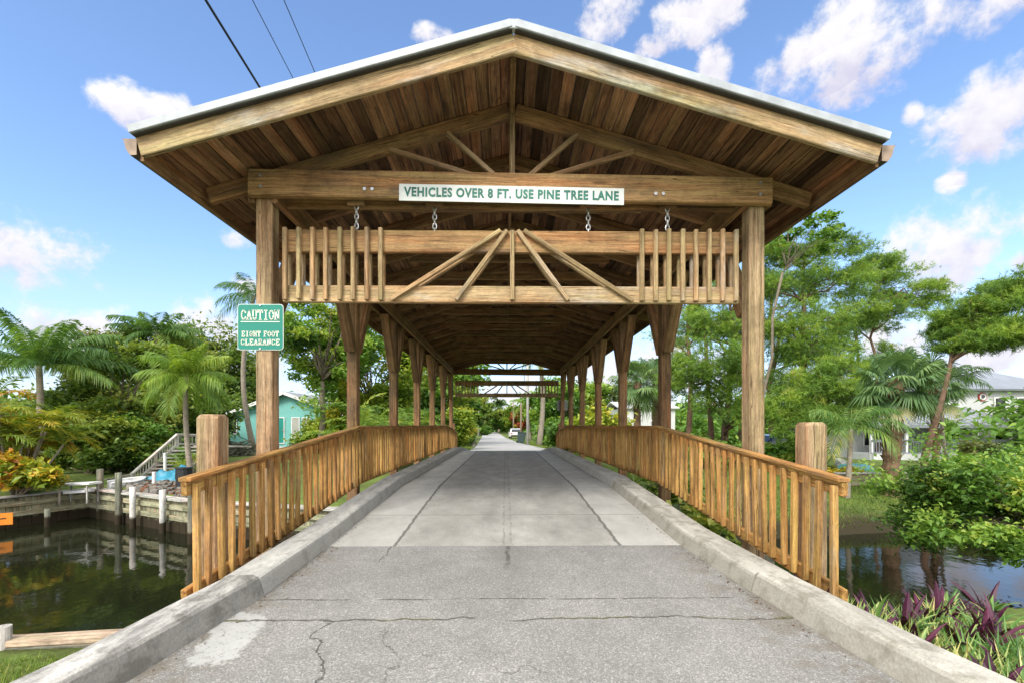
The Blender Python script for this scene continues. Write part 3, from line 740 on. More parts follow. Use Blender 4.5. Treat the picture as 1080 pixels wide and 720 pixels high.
SLAB = {  # slab-serif strokes on a 0..1 by 0..1.3 cell
 'C': [((.95,.95),(.75,1.2),(.4,1.28),(.12,1.0),(.08,.65),(.12,.3),(.4,.02),(.75,.1),(.95,.35))],
 'A': [((.1,0),(.5,1.3),(.9,0)), ((.24,.42),(.76,.42)), ((-.05,0),(.28,0)), ((.72,0),(1.05,0))],
 'U': [((.15,1.3),(.15,.4),(.32,.05),(.68,.05),(.85,.4),(.85,1.3)), ((0,1.3),(.32,1.3)), ((.68,1.3),(1.0,1.3))],
 'T': [((.5,1.3),(.5,0)), ((.02,1.0),(.02,1.3),(.98,1.3),(.98,1.0)), ((.3,0),(.7,0))],
 'I': [((.5,1.3),(.5,0)), ((.25,1.3),(.75,1.3)), ((.25,0),(.75,0))],
 'O': [((.5,1.28),(.17,1.1),(.06,.65),(.17,.2),(.5,.02),(.83,.2),(.94,.65),(.83,1.1),(.5,1.28))],
 'N': [((.14,0),(.14,1.3),(.86,0),(.86,1.3)), ((0,0),(.3,0)), ((-.02,1.3),(.2,1.3)), ((.7,1.3),(1.0,1.3))],
 'E': [((.18,0),(.18,1.3)), ((0,1.3),(.9,1.3),(.9,1.02)), ((.18,.66),(.62,.66)), ((0,0),(.92,0),(.92,.3))],
 'G': [((.92,.95),(.72,1.2),(.4,1.28),(.12,1.0),(.08,.65),(.12,.3),(.4,.02),(.72,.08),(.88,.28),(.88,.58)), ((.6,.58),(1.02,.58))],
 'H': [((.15,0),(.15,1.3)), ((.85,0),(.85,1.3)), ((.15,.66),(.85,.66)), ((0,0),(.3,0)), ((.7,0),(1,0)), ((0,1.3),(.3,1.3)), ((.7,1.3),(1,1.3))],
 'F': [((.18,0),(.18,1.3)), ((0,1.3),(.92,1.3),(.92,1.0)), ((.18,.66),(.65,.66)), ((0,0),(.42,0))],
 'L': [((.22,0),(.22,1.3)), ((.02,1.3),(.45,1.3)), ((.02,0),(.92,0),(.92,.34))],
 'R': [((.18,0),(.18,1.3)), ((0,1.3),(.6,1.3),(.88,1.1),(.88,.8),(.6,.64),(.18,.64)), ((.5,.64),(.88,0)), ((0,0),(.38,0)), ((.76,0),(1.04,0))]}
def slab_text(g, s_, xc, zc, cw, gap, chh, th, y):
    n = sum(.55 if c == ' ' else 1 for c in s_); W = n * cw + (len(s_) - 1) * gap; x = xc - W / 2
    for c in s_:
        if c == ' ': x += cw * .55 + gap; continue
        for st in SLAB[c]:
            for (a, b_) in zip(st[:-1], st[1:]):
                p0 = np.array([x + a[0] * cw, y, zc + (a[1] / 1.3 - .5) * chh]); p1 = np.array([x + b_[0] * cw, y, zc + (b_[1] / 1.3 - .5) * chh])
                d = (p1 - p0); d /= np.linalg.norm(d)
                g.beam(p0 - d * th * .3, p1 + d * th * .3, .003, th, up=np.cross(d, (0, 1, 0)), ch=.0003)
        x += cw + gap
def caution(xc, y, zc, q, label, w=.425, h=.425):
    r = thing('sign', label, 'sign', (xc, y, zc), 'caution signs on the bridge posts')
    def plate(name, ww, hh, yy, th, mat, par=r, rad=.03):
        pts = []
        for (cx, cz, a0) in ((ww/2 - rad, hh/2 - rad, 0), (-ww/2 + rad, hh/2 - rad, 90), (-ww/2 + rad, -hh/2 + rad, 180), (ww/2 - rad, -hh/2 + rad, 270)):
            for j in range(5):
                a = math.radians(a0 + j * 22.5); pts.append((cx + math.cos(a) * rad, cz + math.sin(a) * rad))
        k = len(pts); vs = [(p, yy, z) for p, z in pts] + [(p, yy + th, z) for p, z in pts]
        g = G(); g.add(vs, [tuple(range(k)), tuple(range(k, 2*k))[::-1]] + [((i+1) % k, i, k + i, k + (i+1) % k) for i in range(k)])
        return g.build(name, mat, par)
    pl = plate('sign_plate', w, h, -q * 0, .004 * 1, M['sign_white'])
    if q < 0:
        pl.location = (0, -.004, 0)
        plate('sign_face', w - .011, h - .011, -.0065, .0022, M['sign_green'], rad=.025)
        g = G(); k = w / .425
        slab_text(g, 'CAUTION', 0, .11 * k, .043 * k, .0085 * k, .085 * k, .011 * k, -.0085)
        g.beam((-.18 * k, -.0085, .048 * k), (.18 * k, -.0085, .048 * k), .002, .007 * k)
        slab_text(g, 'EIGHT FOOT', 0, -.065 * k, .0275 * k, .0085 * k, .048 * k, .0085 * k, -.0085)
        slab_text(g, 'CLEARANCE', 0, -.14 * k, .031 * k, .0095 * k, .05 * k, .0085 * k, -.0085)
        g.build('lettering', M['sign_cream'], r)
        for bz in (h / 2 - .012, -h / 2 + .012): g = G(); g.tube([(0, -.007, bz), (0, -.014, bz)], .009, 8); g.build('bolt', M['bolt'], r)
    else:
        plate('sign_back', w - .01, h - .01, -.003, .0022, M['sign_back'])
    return r
ys_ = Y0 - .075 - .006
p_ = P(275, 345, ys_)
caution(p_[0], ys_, p_[2], -1, 'green caution sign with cream letters on the front post')
yk = POSTY[-1] + .075 + .006
caution(XC + HW, yk + .0, Z_at(427, XC + HW, yk), 1, 'square dark sign seen from behind on the far post')

# ------------------------------------------------------------------ vegetation generators
def leaves(g, pts, size, t, up=.5, elong=1.7, mi=0, jitter=.35, fold=.0):
    n = len(pts); nrm = R.normal(size=(n, 3)); nrm[:, 2] = np.abs(nrm[:, 2]) * (1 + up) + up; nrm /= np.linalg.norm(nrm, axis=1)[:, None]
    a = R.normal(size=(n, 3)); a -= nrm * (a * nrm).sum(1)[:, None]; a /= np.linalg.norm(a, axis=1)[:, None]; b_ = np.cross(nrm, a)
    sz = size * (1 + R.normal(0, jitter, n)).clip(.4, 2); la = (a * (sz * elong / 2)[:, None]); lb = b_ * (sz / 2)[:, None]
    dr = np.zeros((n, 3)); dr[:, 2] = -sz * .25
    v = np.stack([pts - la, pts + lb + la * .1 - dr * .3, pts + la + dr, pts - lb + la * .1 - dr * .3], 1).reshape(-1, 3)
    f = np.arange(4 * n).reshape(n, 4)
    tt = np.repeat(np.clip(t, 0, 1), 4) if not np.isscalar(t) else t
    g.add(v, f, tt, None, mi)
def limb(g, p0, p1, r0, r1, sag=.1, n=5, wob=.08):
    p0 = np.array(p0, float); p1 = np.array(p1, float); L = np.linalg.norm(p1 - p0); tt = np.linspace(0, 1, n)
    pts = p0 + (p1 - p0) * tt[:, None]; pts[1:-1] += R.normal(0, wob * L * .3, (n - 2, 3)); pts[:, 2] += np.sin(tt * PI) * L * sag
    g.tube(pts, r0 + (r1 - r0) * tt, 6); return pts
def gz0(x, y): return float(ground_z(np.array([x]), np.array([y]))[0])

def broadleaf(name, label, cat, base, crown, rad, nclump, nleaf, size, mat, bark='bark', trunk_r=.16, tint=.5, tvar=.25, group=None, low=-.3, clump_r=.34, trunkname='trunk', sub=3, flat=.8, open_=.0):
    """crown = centre, rad = (rx, ry, rz)"""
    base = np.array(base, float); crown = np.array(crown, float); rad = np.array(rad, float)
    r = thing(name, label, cat, base, group)
    gt = G(); gl = G()
    fork = base + (crown - base) * .55 + np.array([R.normal(0, .1), R.normal(0, .1), 0]); fork[2] = base[2] + (crown[2] - rad[2] * .6 - base[2]) * .9
    fork[2] = max(fork[2], base[2] + .3)
    limb(gt, base - np.array([0, 0, .2]), fork, trunk_r, trunk_r * .75, 0, 6, .1 if trunk_r > .08 else .025)
    for i in range(nclump):
        d = R.normal(size=3); d /= np.linalg.norm(d)
        if d[2] < low: d[2] = -d[2] * .6
        rr = R.uniform(.5, 1.0) ** .6 * (1 + R.normal(0, .12)); c = crown + d * rad * rr
        if i < nclump * .6: limb(gt, fork + (crown - fork) * R.uniform(0, .4), c, trunk_r * .35, trunk_r * .07, .04)
        tc = np.clip(R.normal(tint, tvar), .05, .95); k = int(nleaf / nclump * R.uniform(.6, 1.4))
        cr = clump_r * rad.mean() * R.uniform(.7, 1.35)
        subs = c + R.normal(0, cr * .55, (sub, 3)) * np.array([1, 1, flat])
        w = R.integers(0, sub, k)
        pts = subs[w] + R.normal(0, cr * .38, (k, 3)) * np.array([1, 1, flat * .8])
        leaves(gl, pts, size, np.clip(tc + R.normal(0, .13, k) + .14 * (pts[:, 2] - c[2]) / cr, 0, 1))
    gt.build(trunkname, M[bark], r, base, smooth=True)
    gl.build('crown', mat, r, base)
    return r

def shrub(name, label, base, rad, nleaf, size, mat, tint=.5, tvar=.2, cat='shrub', group=None, nclump=22, up=.6):
    base = np.array(base, float); rad = np.array(rad, float)
    r = thing(name, label, cat, base, group); gt = G(); gl = G()
    for i in range(nclump):
        d = R.normal(size=3); d[2] = abs(d[2]); d /= np.linalg.norm(d); rr = R.uniform(.35, 1) ** .5 * (1 + R.normal(0, .1))
        c = base + np.array([0, 0, rad[2] * .25]) + d * rad * rr * np.array([1, 1, .85])
        limb(gt, base + np.array([R.normal(0, .08), R.normal(0, .08), -.1]), c, .03, .006, .05, 5, .1)
        k = int(nleaf / nclump * R.uniform(.7, 1.3)); cr = rad.mean() * .28; tc = np.clip(R.normal(tint, tvar), .05, .95)
        pts = c + R.normal(0, cr * .6, (k, 3)) * np.array([1, 1, .75])
        pts[:, 2] = np.maximum(pts[:, 2], base[2] - .05)
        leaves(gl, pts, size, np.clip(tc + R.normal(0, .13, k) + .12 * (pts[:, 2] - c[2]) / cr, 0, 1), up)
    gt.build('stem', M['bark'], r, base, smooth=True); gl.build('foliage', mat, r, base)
    return r

def frond(g, base, az, el, L, droop, nl, ll, wd, t, curl=.35, stalk=.12, vee=.5, rach=.014):
    n = 14; tt = np.linspace(0, 1, n); e = el - droop * tt ** 1.25; st = L / (n - 1)
    h = np.array([math.cos(az), math.sin(az), 0]); sd = np.array([-h[1], h[0], 0]); p = [np.array(base, float)]; tg = []
    tw = R.normal(0, .06)
    for i in range(n):
        d = h * math.cos(e[i]) + np.array([0, 0, math.sin(e[i])]) + sd * tw * tt[i]; d /= np.linalg.norm(d); tg.append(d)
        if i < n - 1: p.append(p[-1] + d * st)
    p = np.array(p); tg = np.array(tg)
    g.tube(p, rach * (1.15 - tt), 4, t * .7 + .25, cap=False)
    s_ = stalk + (1 - stalk) * np.linspace(0, .985, nl); s_ = np.repeat(s_, 2); sg_ = np.tile([-1., 1.], nl)
    s_ = np.clip(s_ + R.normal(0, .006, 2 * nl), 0, .995)
    fi = s_ * (n - 1); i0 = fi.astype(int).clip(0, n - 2); fr = (fi - i0)[:, None]
    b_ = p[i0] * (1 - fr) + p[i0 + 1] * fr; td = tg[i0]; up = np.cross(td, sd); up *= np.sign(up[:, 2:3] + 1e-9)
    ln = ll * (np.sin(PI * (.12 + .8 * s_)) ** .7) * (1 + R.normal(0, .1, 2 * nl))
    dv = sd * sg_[:, None] * .85 + td * (.35 + .5 * s_[:, None]) + up * vee * R.uniform(.2, 1, (2 * nl, 1)); dv /= np.linalg.norm(dv, axis=1)[:, None]
    mid = b_ + dv * (ln * .45)[:, None]; dn = np.zeros_like(mid); dn[:, 2] = -ln * curl * R.uniform(.5, 1.4, 2 * nl)
    tip = b_ + dv * (ln * .92)[:, None] + dn; mid = mid + dn * .25
    wv = td * wd / 2
    v = np.stack([b_, mid + wv, tip, mid - wv], 1).reshape(-1, 3)
    tl_ = np.clip(t + R.normal(0, .08, 2 * nl), 0, 1)
    g.add(v, np.arange(8 * nl).reshape(-1, 4), np.repeat(tl_, 4))
def coconut(name, label, base, top, nf, L, mat, t=.5, trunk=(.13, .09), nl=34, ll=.75, wd=.05, lean=0, group=None, dead=.1, up0=1.35, up1=-.25, droop=1.5, trunkmat='palm_trunk', cat='palm tree', azs=None):
    base = np.array(base, float); top = np.array(top, float); r = thing(name, label, cat, base, group)
    g = G(); tt = np.linspace(0, 1, 14); pts = base + (top - base) * tt[:, None]; bow = np.array([R.normal(0, .12), R.normal(0, .12), 0]) * np.linalg.norm(top - base) * .3
    pts += np.sin(tt * PI)[:, None] * bow; pts[0, 2] -= .3
    g.tube(pts, trunk[0] * (1 + .35 * np.exp(-tt * 9)) * (1 - tt) + trunk[1] * tt, 10); g.build('trunk', M[trunkmat], r, base, smooth=True)
    g = G()
    for i in range(nf):
        az = i * 2.399 + R.normal(0, .15) if azs is None else azs[i % len(azs)] + R.normal(0, .2); q = (i + .5) / nf; el = up0 + (up1 - up0) * q
        tn = t + R.normal(0, .1) + (.35 if (q > .85 and R.random() < dead * 4) else 0)
        frond(g, top + np.array([math.cos(az), math.sin(az), 0]) * .06, az, el + R.normal(0, .08), L * R.uniform(.85, 1.1) * (1 - .25 * (q < .2)), droop * R.uniform(.75, 1.2), nl, ll, wd, float(np.clip(tn, .02, .98)), .8, .1, .22)
    g.build('crown', mat, r, base); return r
def areca(name, label, base, nstem, H, spread, mat, L=1.5, t=.45, nfr=5, ll=.42, wd=.04, nl=24, group=None, tv=.22):
    base = np.array(base, float); r = thing(name, label, 'palm clump', base, group); gs = G(); gl = G()
    for i in range(nstem):
        a = R.uniform(0, 2 * PI); q = R.uniform(.1, 1) ** .6
        b_ = base + np.array([math.cos(a), math.sin(a), 0]) * q * spread * .4 - np.array([0, 0, .15]); tp = base + np.array([math.cos(a) * q * spread, math.sin(a) * q * spread, H * R.uniform(.25, 1.0) * (1.1 - .4 * q)])
        limb(gs, b_, tp, .035, .025, .05, 5, .03)
        for j in range(nfr):
            az = a + j * 2.399 + R.normal(0, .3)
            frond(gl, tp, az, R.uniform(.35, 1.35), L * R.uniform(.7, 1.15), R.uniform(1.1, 2.0), nl, ll, wd, float(np.clip(R.normal(t, tv), .02, .98)), .4, .2)
    gs.build('stem', M['bright_stem'] if 'bright_stem' in M else M['palm_trunk'], r, base, smooth=True); gl.build('foliage', mat, r, base); return r
def fan_leaf(g, c, az, el, Lp, Rf, K, t):
    h = np.array([math.cos(az), math.sin(az), 0]); d = h * math.cos(el) + np.array([0, 0, math.sin(el)]); sd = np.array([-h[1], h[0], 0]); nr = np.cross(sd, d)
    hub = c + d * Lp + np.array([0, 0, -.12 * Lp]); g.tube([c, c + d * Lp * .5 + np.array([0, 0, .02]), hub], .014, 4, t * .6 + .2, cap=False)
    a = np.linspace(-2.1, 2.1, K) + R.normal(0, .03, K); dr = d * np.cos(a)[:, None] + sd * np.sin(a)[:, None] + nr * .25 * (1 - np.cos(a))[:, None]
    ln = Rf * (1 - .2 * np.abs(a) / 2.1) * (1 + R.normal(0, .06, K)); pw = np.cross(dr, nr); pw /= np.linalg.norm(pw, axis=1)[:, None] + 1e-9
    mid = hub + dr * (ln * .55)[:, None]; tip = hub + dr * (ln * .95)[:, None]; tip[:, 2] -= ln * R.uniform(.25, .55, K); mid[:, 2] -= ln * .06
    wv = pw * (ln * .036)[:, None]
    v = np.stack([np.repeat(hub[None], K, 0), mid + wv, tip, mid - wv], 1).reshape(-1, 3)
    g.add(v, np.arange(4 * K).reshape(-1, 4), np.repeat(np.clip(t + R.normal(0, .06, K), 0, 1), 4))
def sabal(name, label, base, top, nf, Rf, mat, tr=.22, t=.5, group=None):
    base = np.array(base, float); top = np.array(top, float); r = thing(name, label, 'palm tree', base, group); g = G(); tt = np.linspace(0, 1, 18); pts = base + (top - base) * tt[:, None]; pts[0, 2] -= .3
    g.tube(pts, tr * (1 + .12 * np.sin(tt * 60) + .3 * np.exp(-tt * 8)), 12)
    H = np.linalg.norm(top - base); nb = int(H * 26)   # old leaf boots
    for i in range(nb):
        q = R.uniform(.3, 1); a = R.uniform(0, 2 * PI); o = np.array([math.cos(a), math.sin(a), 0]); b_ = base + (top - base) * q + o * tr * .85
        g.beam(b_, b_ + o * .09 + np.array([R.normal(0, .03), R.normal(0, .03), .16]), .06, .02, up=o)
    g.build('trunk', M['sabal_trunk'], r, base, smooth=False); g = G()
    for i in range(nf):
        q = (i + .5) / nf; fan_leaf(g, top, i * 2.399 + R.normal(0, .3), 1.4 - 2.3 * q + R.normal(0, .15), Rf * R.uniform(.6, 1.1), Rf * R.uniform(.65, .95), 34, float(np.clip(R.normal(t, .14) + (.3 if q > .9 else 0), 0, 1)))
    g.build('crown', mat, r, base); return r
def tufts(g, pts, n, ln, wd, t, spread=1.0):
    k = len(pts); d = R.normal(size=(k, n, 3)) * spread; d[..., 2] += .55; d /= np.linalg.norm(d, axis=2)[..., None]
    l_ = ln * R.uniform(.6, 1.15, (k, n, 1)); p0 = pts[:, None, :] + R.normal(0, .02, (k, n, 3)); tip = p0 + d * l_; tip[..., 2] -= l_[..., 0] * .12
    sdv = np.cross(d, R.normal(size=(k, n, 3))); sdv /= np.linalg.norm(sdv, axis=2)[..., None]
    v = np.stack([p0 - sdv * wd / 2, p0 + sdv * wd / 2, tip], 2).reshape(-1, 3)
    g.add(v, np.arange(3 * k * n).reshape(-1, 3), np.repeat(np.clip(t, 0, 1), 3 * n))
def pine(name, label, base, top, limbs, nt, mat=None, tr=.16, group=None, ln=.2, wd=.022, tuftn=9, trunks=None, bark='pine_bark', tint=.5, fill=True):
    """limbs: list of (centre xyz, rx, ry, rz, share)"""
    base = np.array(base, float); top = np.array(top, float); r = thing(name, label, 'pine tree', base, group); gt = G(); gl = G()
    tpts = limb(gt, base - np.array([0, 0, .3]), top, tr, tr * .35, 0, 8, .045)
    for (tb, tt_, rr) in (trunks or []): limb(gt, tb, tt_, rr, rr * .5, 0, 6, .03)
    if fill: limbs = list(limbs) + [(np.array(c) + R.normal(0, 1, 3) * np.array([rx * .55, .5, .42]), rx * .75, ry * .75, rz * 1.1, sh * .6) for (c, rx, ry, rz, sh) in limbs]
    nt = int(nt * 1.15); tot = sum(l_[4] for l_ in limbs)
    for (c, rx, ry, rz, sh) in limbs:
        c = np.array(c, float)
        z = np.clip(c[2] - .5 - .25 * rx, base[2] + .5, top[2]); q = (z - tpts[0, 2]) / (tpts[-1, 2] - tpts[0, 2]); i = int(np.clip(q * 7, 0, 6.99)); f_ = q * 7 - i
        s0 = tpts[i] * (1 - f_) + tpts[min(i + 1, 7)] * f_
        lp = limb(gt, s0, c, tr * .38, tr * .12, .06, 6, .12)
        rz *= 1.55; m = max(5, int(12 * sh)); tw = []
        for j in range(m):
            d = R.normal(size=3); d /= np.linalg.norm(d); e = c + d * np.array([rx, ry, rz]) * R.uniform(.45, 1)
            limb(gt, lp[R.integers(2, 6)], e, tr * .1, tr * .03, .05, 5, .12); tw.append(e)
        k = int(nt * sh / tot); tw = np.array(tw); w = R.integers(0, m, k)
        sr = np.array([rx, ry, max(rz, .25)]) * .21
        pts = tw[w] + R.normal(size=(k, 3)) * sr
        tc = np.clip(R.normal(tint, .16, m), .05, .9)[w]
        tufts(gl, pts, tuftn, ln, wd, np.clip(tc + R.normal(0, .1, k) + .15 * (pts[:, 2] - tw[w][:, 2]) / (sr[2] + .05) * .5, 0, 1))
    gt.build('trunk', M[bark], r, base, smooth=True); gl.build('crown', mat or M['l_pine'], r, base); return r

def on(px, Y): x = X_at(px, Y); return np.array([x, Y, gz0(x, Y)])

# ------------------------------------------------------------------ LEFT BANK
# seawall
def wall_run(name, pts, ztop, label, cat='seawall', mat=None, zbot=-2.4, rows=3, cap=True):
    pts = [np.array(p, float) for p in pts]; r = thing(name, label, cat, (pts[0][0], pts[0][1], ztop)); o = (pts[0][0], pts[0][1], ztop); g = G()
    for a, b_ in zip(pts[:-1], pts[1:]):
        d = b_ - a; L = np.linalg.norm(d); d /= L; nrm = np.array([-d[1], d[0]])
        H = ztop - .05 - zbot; 
        n = max(1, int(L / .23))
        for i in range(n):
            q0 = a + d * (i * L / n + .004); q1 = a + d * ((i + 1) * L / n - .004); m = (q0 + q1) / 2
            g.beam((m[0], m[1], zbot), (m[0], m[1], ztop - .06), np.linalg.norm(q1 - q0), .05, up=(nrm[0], nrm[1], 0), ch=.006)
    g.build('panel', mat or M['seawall_wood'], r, o)
    g = G()
    for a, b_ in zip(pts[:-1], pts[1:]):
        d = (b_ - a) / np.linalg.norm(b_ - a); nn = np.array([d[1], -d[0]]) * .06
        for z in (ztop - .2, ztop - .45):
            g.beam((a[0] + nn[0], a[1] + nn[1], z), (b_[0] + nn[0], b_[1] + nn[1], z), .06, .12)
    g.build('waler', mat or M['seawall_wood'], r, o)
    g = G()
    for a, b_ in zip(pts[:-1], pts[1:]):
        g.beam((a[0], a[1], ztop - .02), (b_[0], b_[1], ztop - .02), .26, .05)
    g.build('cap', M['grey_wood'], r, o); return r
wl = [(-16.5, 3.3), (-12.2, 11.2), (-11.35, 12.85)]; wr = [(-11.35, 12.85), (-7.3, 10.75), (-2.2, 9.2), (3.4, 9.6)]
wall_run('seawall', wl, -.80, 'weathered plank seawall running under the yellow palm clump')
wall_run('seawall', wr, -.78, 'pale plank seawall with pilings along the back of the basin')
def piling(px, Y, zt, rad, mat, label, lean=0, top_white=0):
    x = X_at(px, Y); g = G(); n = 9; tt = np.linspace(0, 1, n)
    pts = [(x + lean * q, Y, -2.6 + (zt + 2.6) * q) for q in tt]
    g.tube(pts, rad * (1.05 - .08 * tt), 12)
    o = g.build('piling', mat, None, (x, Y, WATER_Z)); tag(o, label, 'piling', 'pilings along the seawall')
    for p in o.data.polygons: p.use_smooth = len(p.vertices) == 4
    return o
piling(105.5, 12.55, Z_at(494, X_at(105.5, 12.55), 12.55), .075, M['dark_pile'], 'tall dark piling standing at the seawall corner')
piling(125, 11.85, Z_at(498, X_at(125, 11.85), 11.85), .075, M['dark_pile'], 'dark piling between the corner piling and the white one')
piling(140, 11.4, Z_at(513, X_at(140, 11.4), 11.4), .065, M['white_pile'], 'white painted piling beside the dark piling')
piling(171.5, 10.85, Z_at(516, X_at(171.5, 10.85), 10.85), .065, M['white_pile'], 'white painted piling standing alone before the rubble bank')
piling(202.5, 9.9, Z_at(503, X_at(202.5, 9.9), 9.9), .08, M['dark_pile'], 'green grey piling just past the end of the golden railing')
piling(50, 11.55, Z_at(536, X_at(50, 11.55), 11.55), .06, M['dark_pile'], 'short dark piling below the yellow palm clump')
piling(3, 3.42, Z_at(660, X_at(3, 3.42), 3.42), .05, M['grey_wood'], 'short pale piling at the near grass bank')
# near bank timber cap
cp = thing('bank_edging', 'pale timber edging along the near grass bank', 'timber edging', (-4, 3.42, -.55)); co = (-4, 3.42, -.55)
g = G(); g.beam((-9.5, 3.24, -.86), (-2.0, 3.52, -.60), .13, .05); g.build('cap', M['cap_wood'], cp, co)
g = G(); g.beam((-9.5, 3.19, -.92), (-2.0, 3.47, -.66), .04, .07); g.build('face_board', M['dark_pile'], cp, co)
g = G(); 
for i in range(38): q0 = i * .197; g.beam((-9.5 + q0 + .1, 3.34 + .0293 * q0, -2.5), (-9.5 + q0 + .1, 3.30 + .037 * q0, -.89 + .0347 * q0), .19, .05, up=(0, 1, 0))
g.build('sheet_board', M['seawall_wood'], cp, co)
# orange board on the wall
yy = 10.95; p = P(5, 546, yy); sg = thing('sign', 'small orange board with a dark mark on the seawall', 'sign', p)
g = G(); g.box((0, -.12, 0), (.46, .02, .27), .45); g.build('board', M['orange'], sg)
g = G(); 
for (a, b_) in (((-.1, 0), (.12, .02)), ((-.1, 0), (-.03, .05)), ((-.1, 0), (-.03, -.05))):
    ca, sa = math.cos(.45), math.sin(.45)
    g.beam((a[0] * ca + .012 * sa, a[0] * sa - .134, a[1]), (b_[0] * ca + .012 * sa, b_[0] * sa - .134, b_[1]), .008, .022)
g.build('mark', M['black_plastic'], sg)

# dock table
yt = 12.2; xl, xr = X_at(67, yt), X_at(101, yt); zt = Z_at(510, (xl + xr) / 2, yt); zg = -.78
dt = thing('dock_table', 'white topped dock table with a lower shelf and grey legs', 'table', ((xl + xr) / 2, yt, zg)); do = ((xl + xr) / 2, yt, zg)
g = G(); g.beam((xl, yt, zt), (xr, yt, zt + .03), .4, .05); g.build('table_top', M['white_paint'], dt, do)
g = G(); g.beam((xl + .12, yt, zt - .2), (xr - .15, yt, zt - .17), .3, .07); g.build('shelf', M['white_paint'], dt, do)
for (a, b_) in ((xl + .05, -.16), (xl + .05, .16), (xr - .08, -.16), (xr - .08, .16)):
    g = G(); g.beam((a, yt + b_, zg - .3), (a, yt + b_, zt - .02), .035, .035, up=(0, 1, 0)); g.build('leg', M['grey_wood'], dt, do)
g = G(); g.beam((xr - .2, yt - .05, zt - .13), (xr - .08, yt - .05, zt - .13), .1, .1); g.build('faucet_box', M['white_paint'], dt, do)
# skiff on the bank
def hull(name, label, c, L, W, H, rz, mat, mat2, flip=1, cat='boat', pitch=0.0):
    r = thing(name, label, cat, c); r.rotation_euler = (pitch, 0, rz); n = 15; m = 9; vs = []; fs = []
    for i in range(n):
        q = i / (n - 1); w = W / 2 * (math.sin(PI * min(1, .16 + q * .5 + .0)) if q < .6 else math.cos((q - .6) / .4 * PI / 2) ** .7 * .995 + .005); w = max(w, .01)
        for j in range(m):
            a = -PI / 2 + PI * j / (m - 1); s_ = np.sign(a) * abs(math.sin(a)) ** .8
            vs.append((-L / 2 + L * q, w * s_, flip * (-H * math.cos(a) ** .75 * (1 - .5 * q ** 3) + H * .25 * q ** 3)))
    for i in range(n - 1):
        for j in range(m - 1): fs.append((i*m + j, i*m + j + 1, (i+1)*m + j + 1, (i+1)*m + j))
    fs.append(tuple(range(m)))
    g = G(); g.add(vs, fs); o = g.build('hull', mat, r, smooth=False); md = o.modifiers.new('s', 'SOLIDIFY'); md.thickness = .02
    for sd in (0, m - 1):
        g = G(); g.tube([np.array(vs[i*m + sd]) for i in range(n)], .025, 6); g.build('gunwale', mat2, r, smooth=True)
    g = G()
    for q in (.3, .55): g.beam((-L/2 + L*q, -W*.46, -flip * .05), (-L/2 + L*q, W*.46, -flip * .05), .16, .025)
    g.build('thwart', mat2, r); return r
yb_ = 12.6; x = X_at(115, yb_); hull('skiff', 'small white skiff pulled up behind the corner pilings', (x + .1, yb_ + .5, -.62), .85, .4, .22, 1.1, M['white_paint'], M['white_paint'], 1, pitch=.15)

# stairs and walkway, weathered grey
st = thing('dock_stairs', 'weathered grey timber stairs with rails climbing from the dock', 'stairs', on(140, 15)); so = tuple(st.location)
def rail_panel(g, a, b_, h, sp=.12, w=.03):
    a = np.array(a, float); b_ = np.array(b_, float); up = np.array([0, 0, h])
    g.beam(a + up, b_ + up, .1, .04); g.beam(a + up * .92, b_ + up * .92, .03, .08); g.beam(a + up * .12, b_ + up * .12, .03, .07)
    L = np.linalg.norm((b_ - a)); n = max(2, int(L / sp))
    for i in range(n + 1):
        q = a + (b_ - a) * i / n; g.beam(q + up * .08, q + up * .96, w, w, up=(0, 1, 0))
A = P(62, 528, 15.6); B = P(139, 512, 15.0); C = P(187, 469, 16.6); D = P(232, 470, 18.0)
g = G(); rail_panel(g, A, B, .38 * 15 / 15); g.build('walkway_rail', M['grey_wood'], st, so)
g = G(); rail_panel(g, B, C, .40); g.build('stair_rail', M['grey_wood'], st, so)
g = G(); rail_panel(g, C, D, .40); g.build('landing_rail', M['grey_wood'], st, so)
g = G(); g.beam(B - np.array([0, 0, .06]), C - np.array([0, 0, .06]), .06, .2); g.beam(B + np.array([1.0, .5, -.06]), C + np.array([1.0, .5, -.06]), .06, .2); g.build('stringer', M['grey_wood'], st, so)
g = G()
for i in range(11):
    q = B + (C - B) * (i + .5) / 11; g.beam(q + np.array([0, 0, -.02]), q + np.array([1.0, .5, -.02]), .2, .04)
g.build('tread', M['grey_wood'], st, so)
g = G()
for q in (A, B, (B + C) / 2, C, D): g.beam(np.array([q[0], q[1], gz0(q[0], q[1]) - .2]), q + np.array([0, 0, .42]), .09, .09, up=(0, 1, 0))
g.build('newel', M['grey_wood'], st, so)
g = G(); g.beam(A + np.array([.3, .45, -.04]), B + np.array([.3, .45, -.04]), .9, .05); g.build('walkway_deck', M['grey_wood'], st, so)
g = G(); mid_ = np.array([.5, .6, -.04]); g.beam(C + mid_, D + mid_, 1.1, .06); g.build('landing_deck', M['grey_wood'], st, so)

# blue tarp over a heap
tb = on(187, 14.0); g = G(); n = 22; vs = []
for j in range(n):
    for i in range(n):
        u = i / (n - 1) * 2 - 1; v = j / (n - 1) * 2 - 1; rr = max(abs(u), abs(v))
        h = .36 * (1 - rr ** 2.6) * (1 + .25 * math.sin(u * 5 + v * 3)) + .05 * math.sin(u * 17 + v * 4) * (1 - rr) + .04 * math.sin(v * 13 - u * 7)
        vs.append((u * .62 + .03 * math.sin(v * 9), v * .5 + .03 * math.sin(u * 8), max(h, 0) - .04))
g.add(np.array(vs) + tb + np.array([0, 0, .05]), [(j*n+i, j*n+i+1, (j+1)*n+i+1, (j+1)*n+i) for j in range(n-1) for i in range(n-1)])
tag(g.build('tarp', M['tarp'], None, tb, smooth=True), 'bright blue tarp draped over a heap below the stairs', 'tarp')
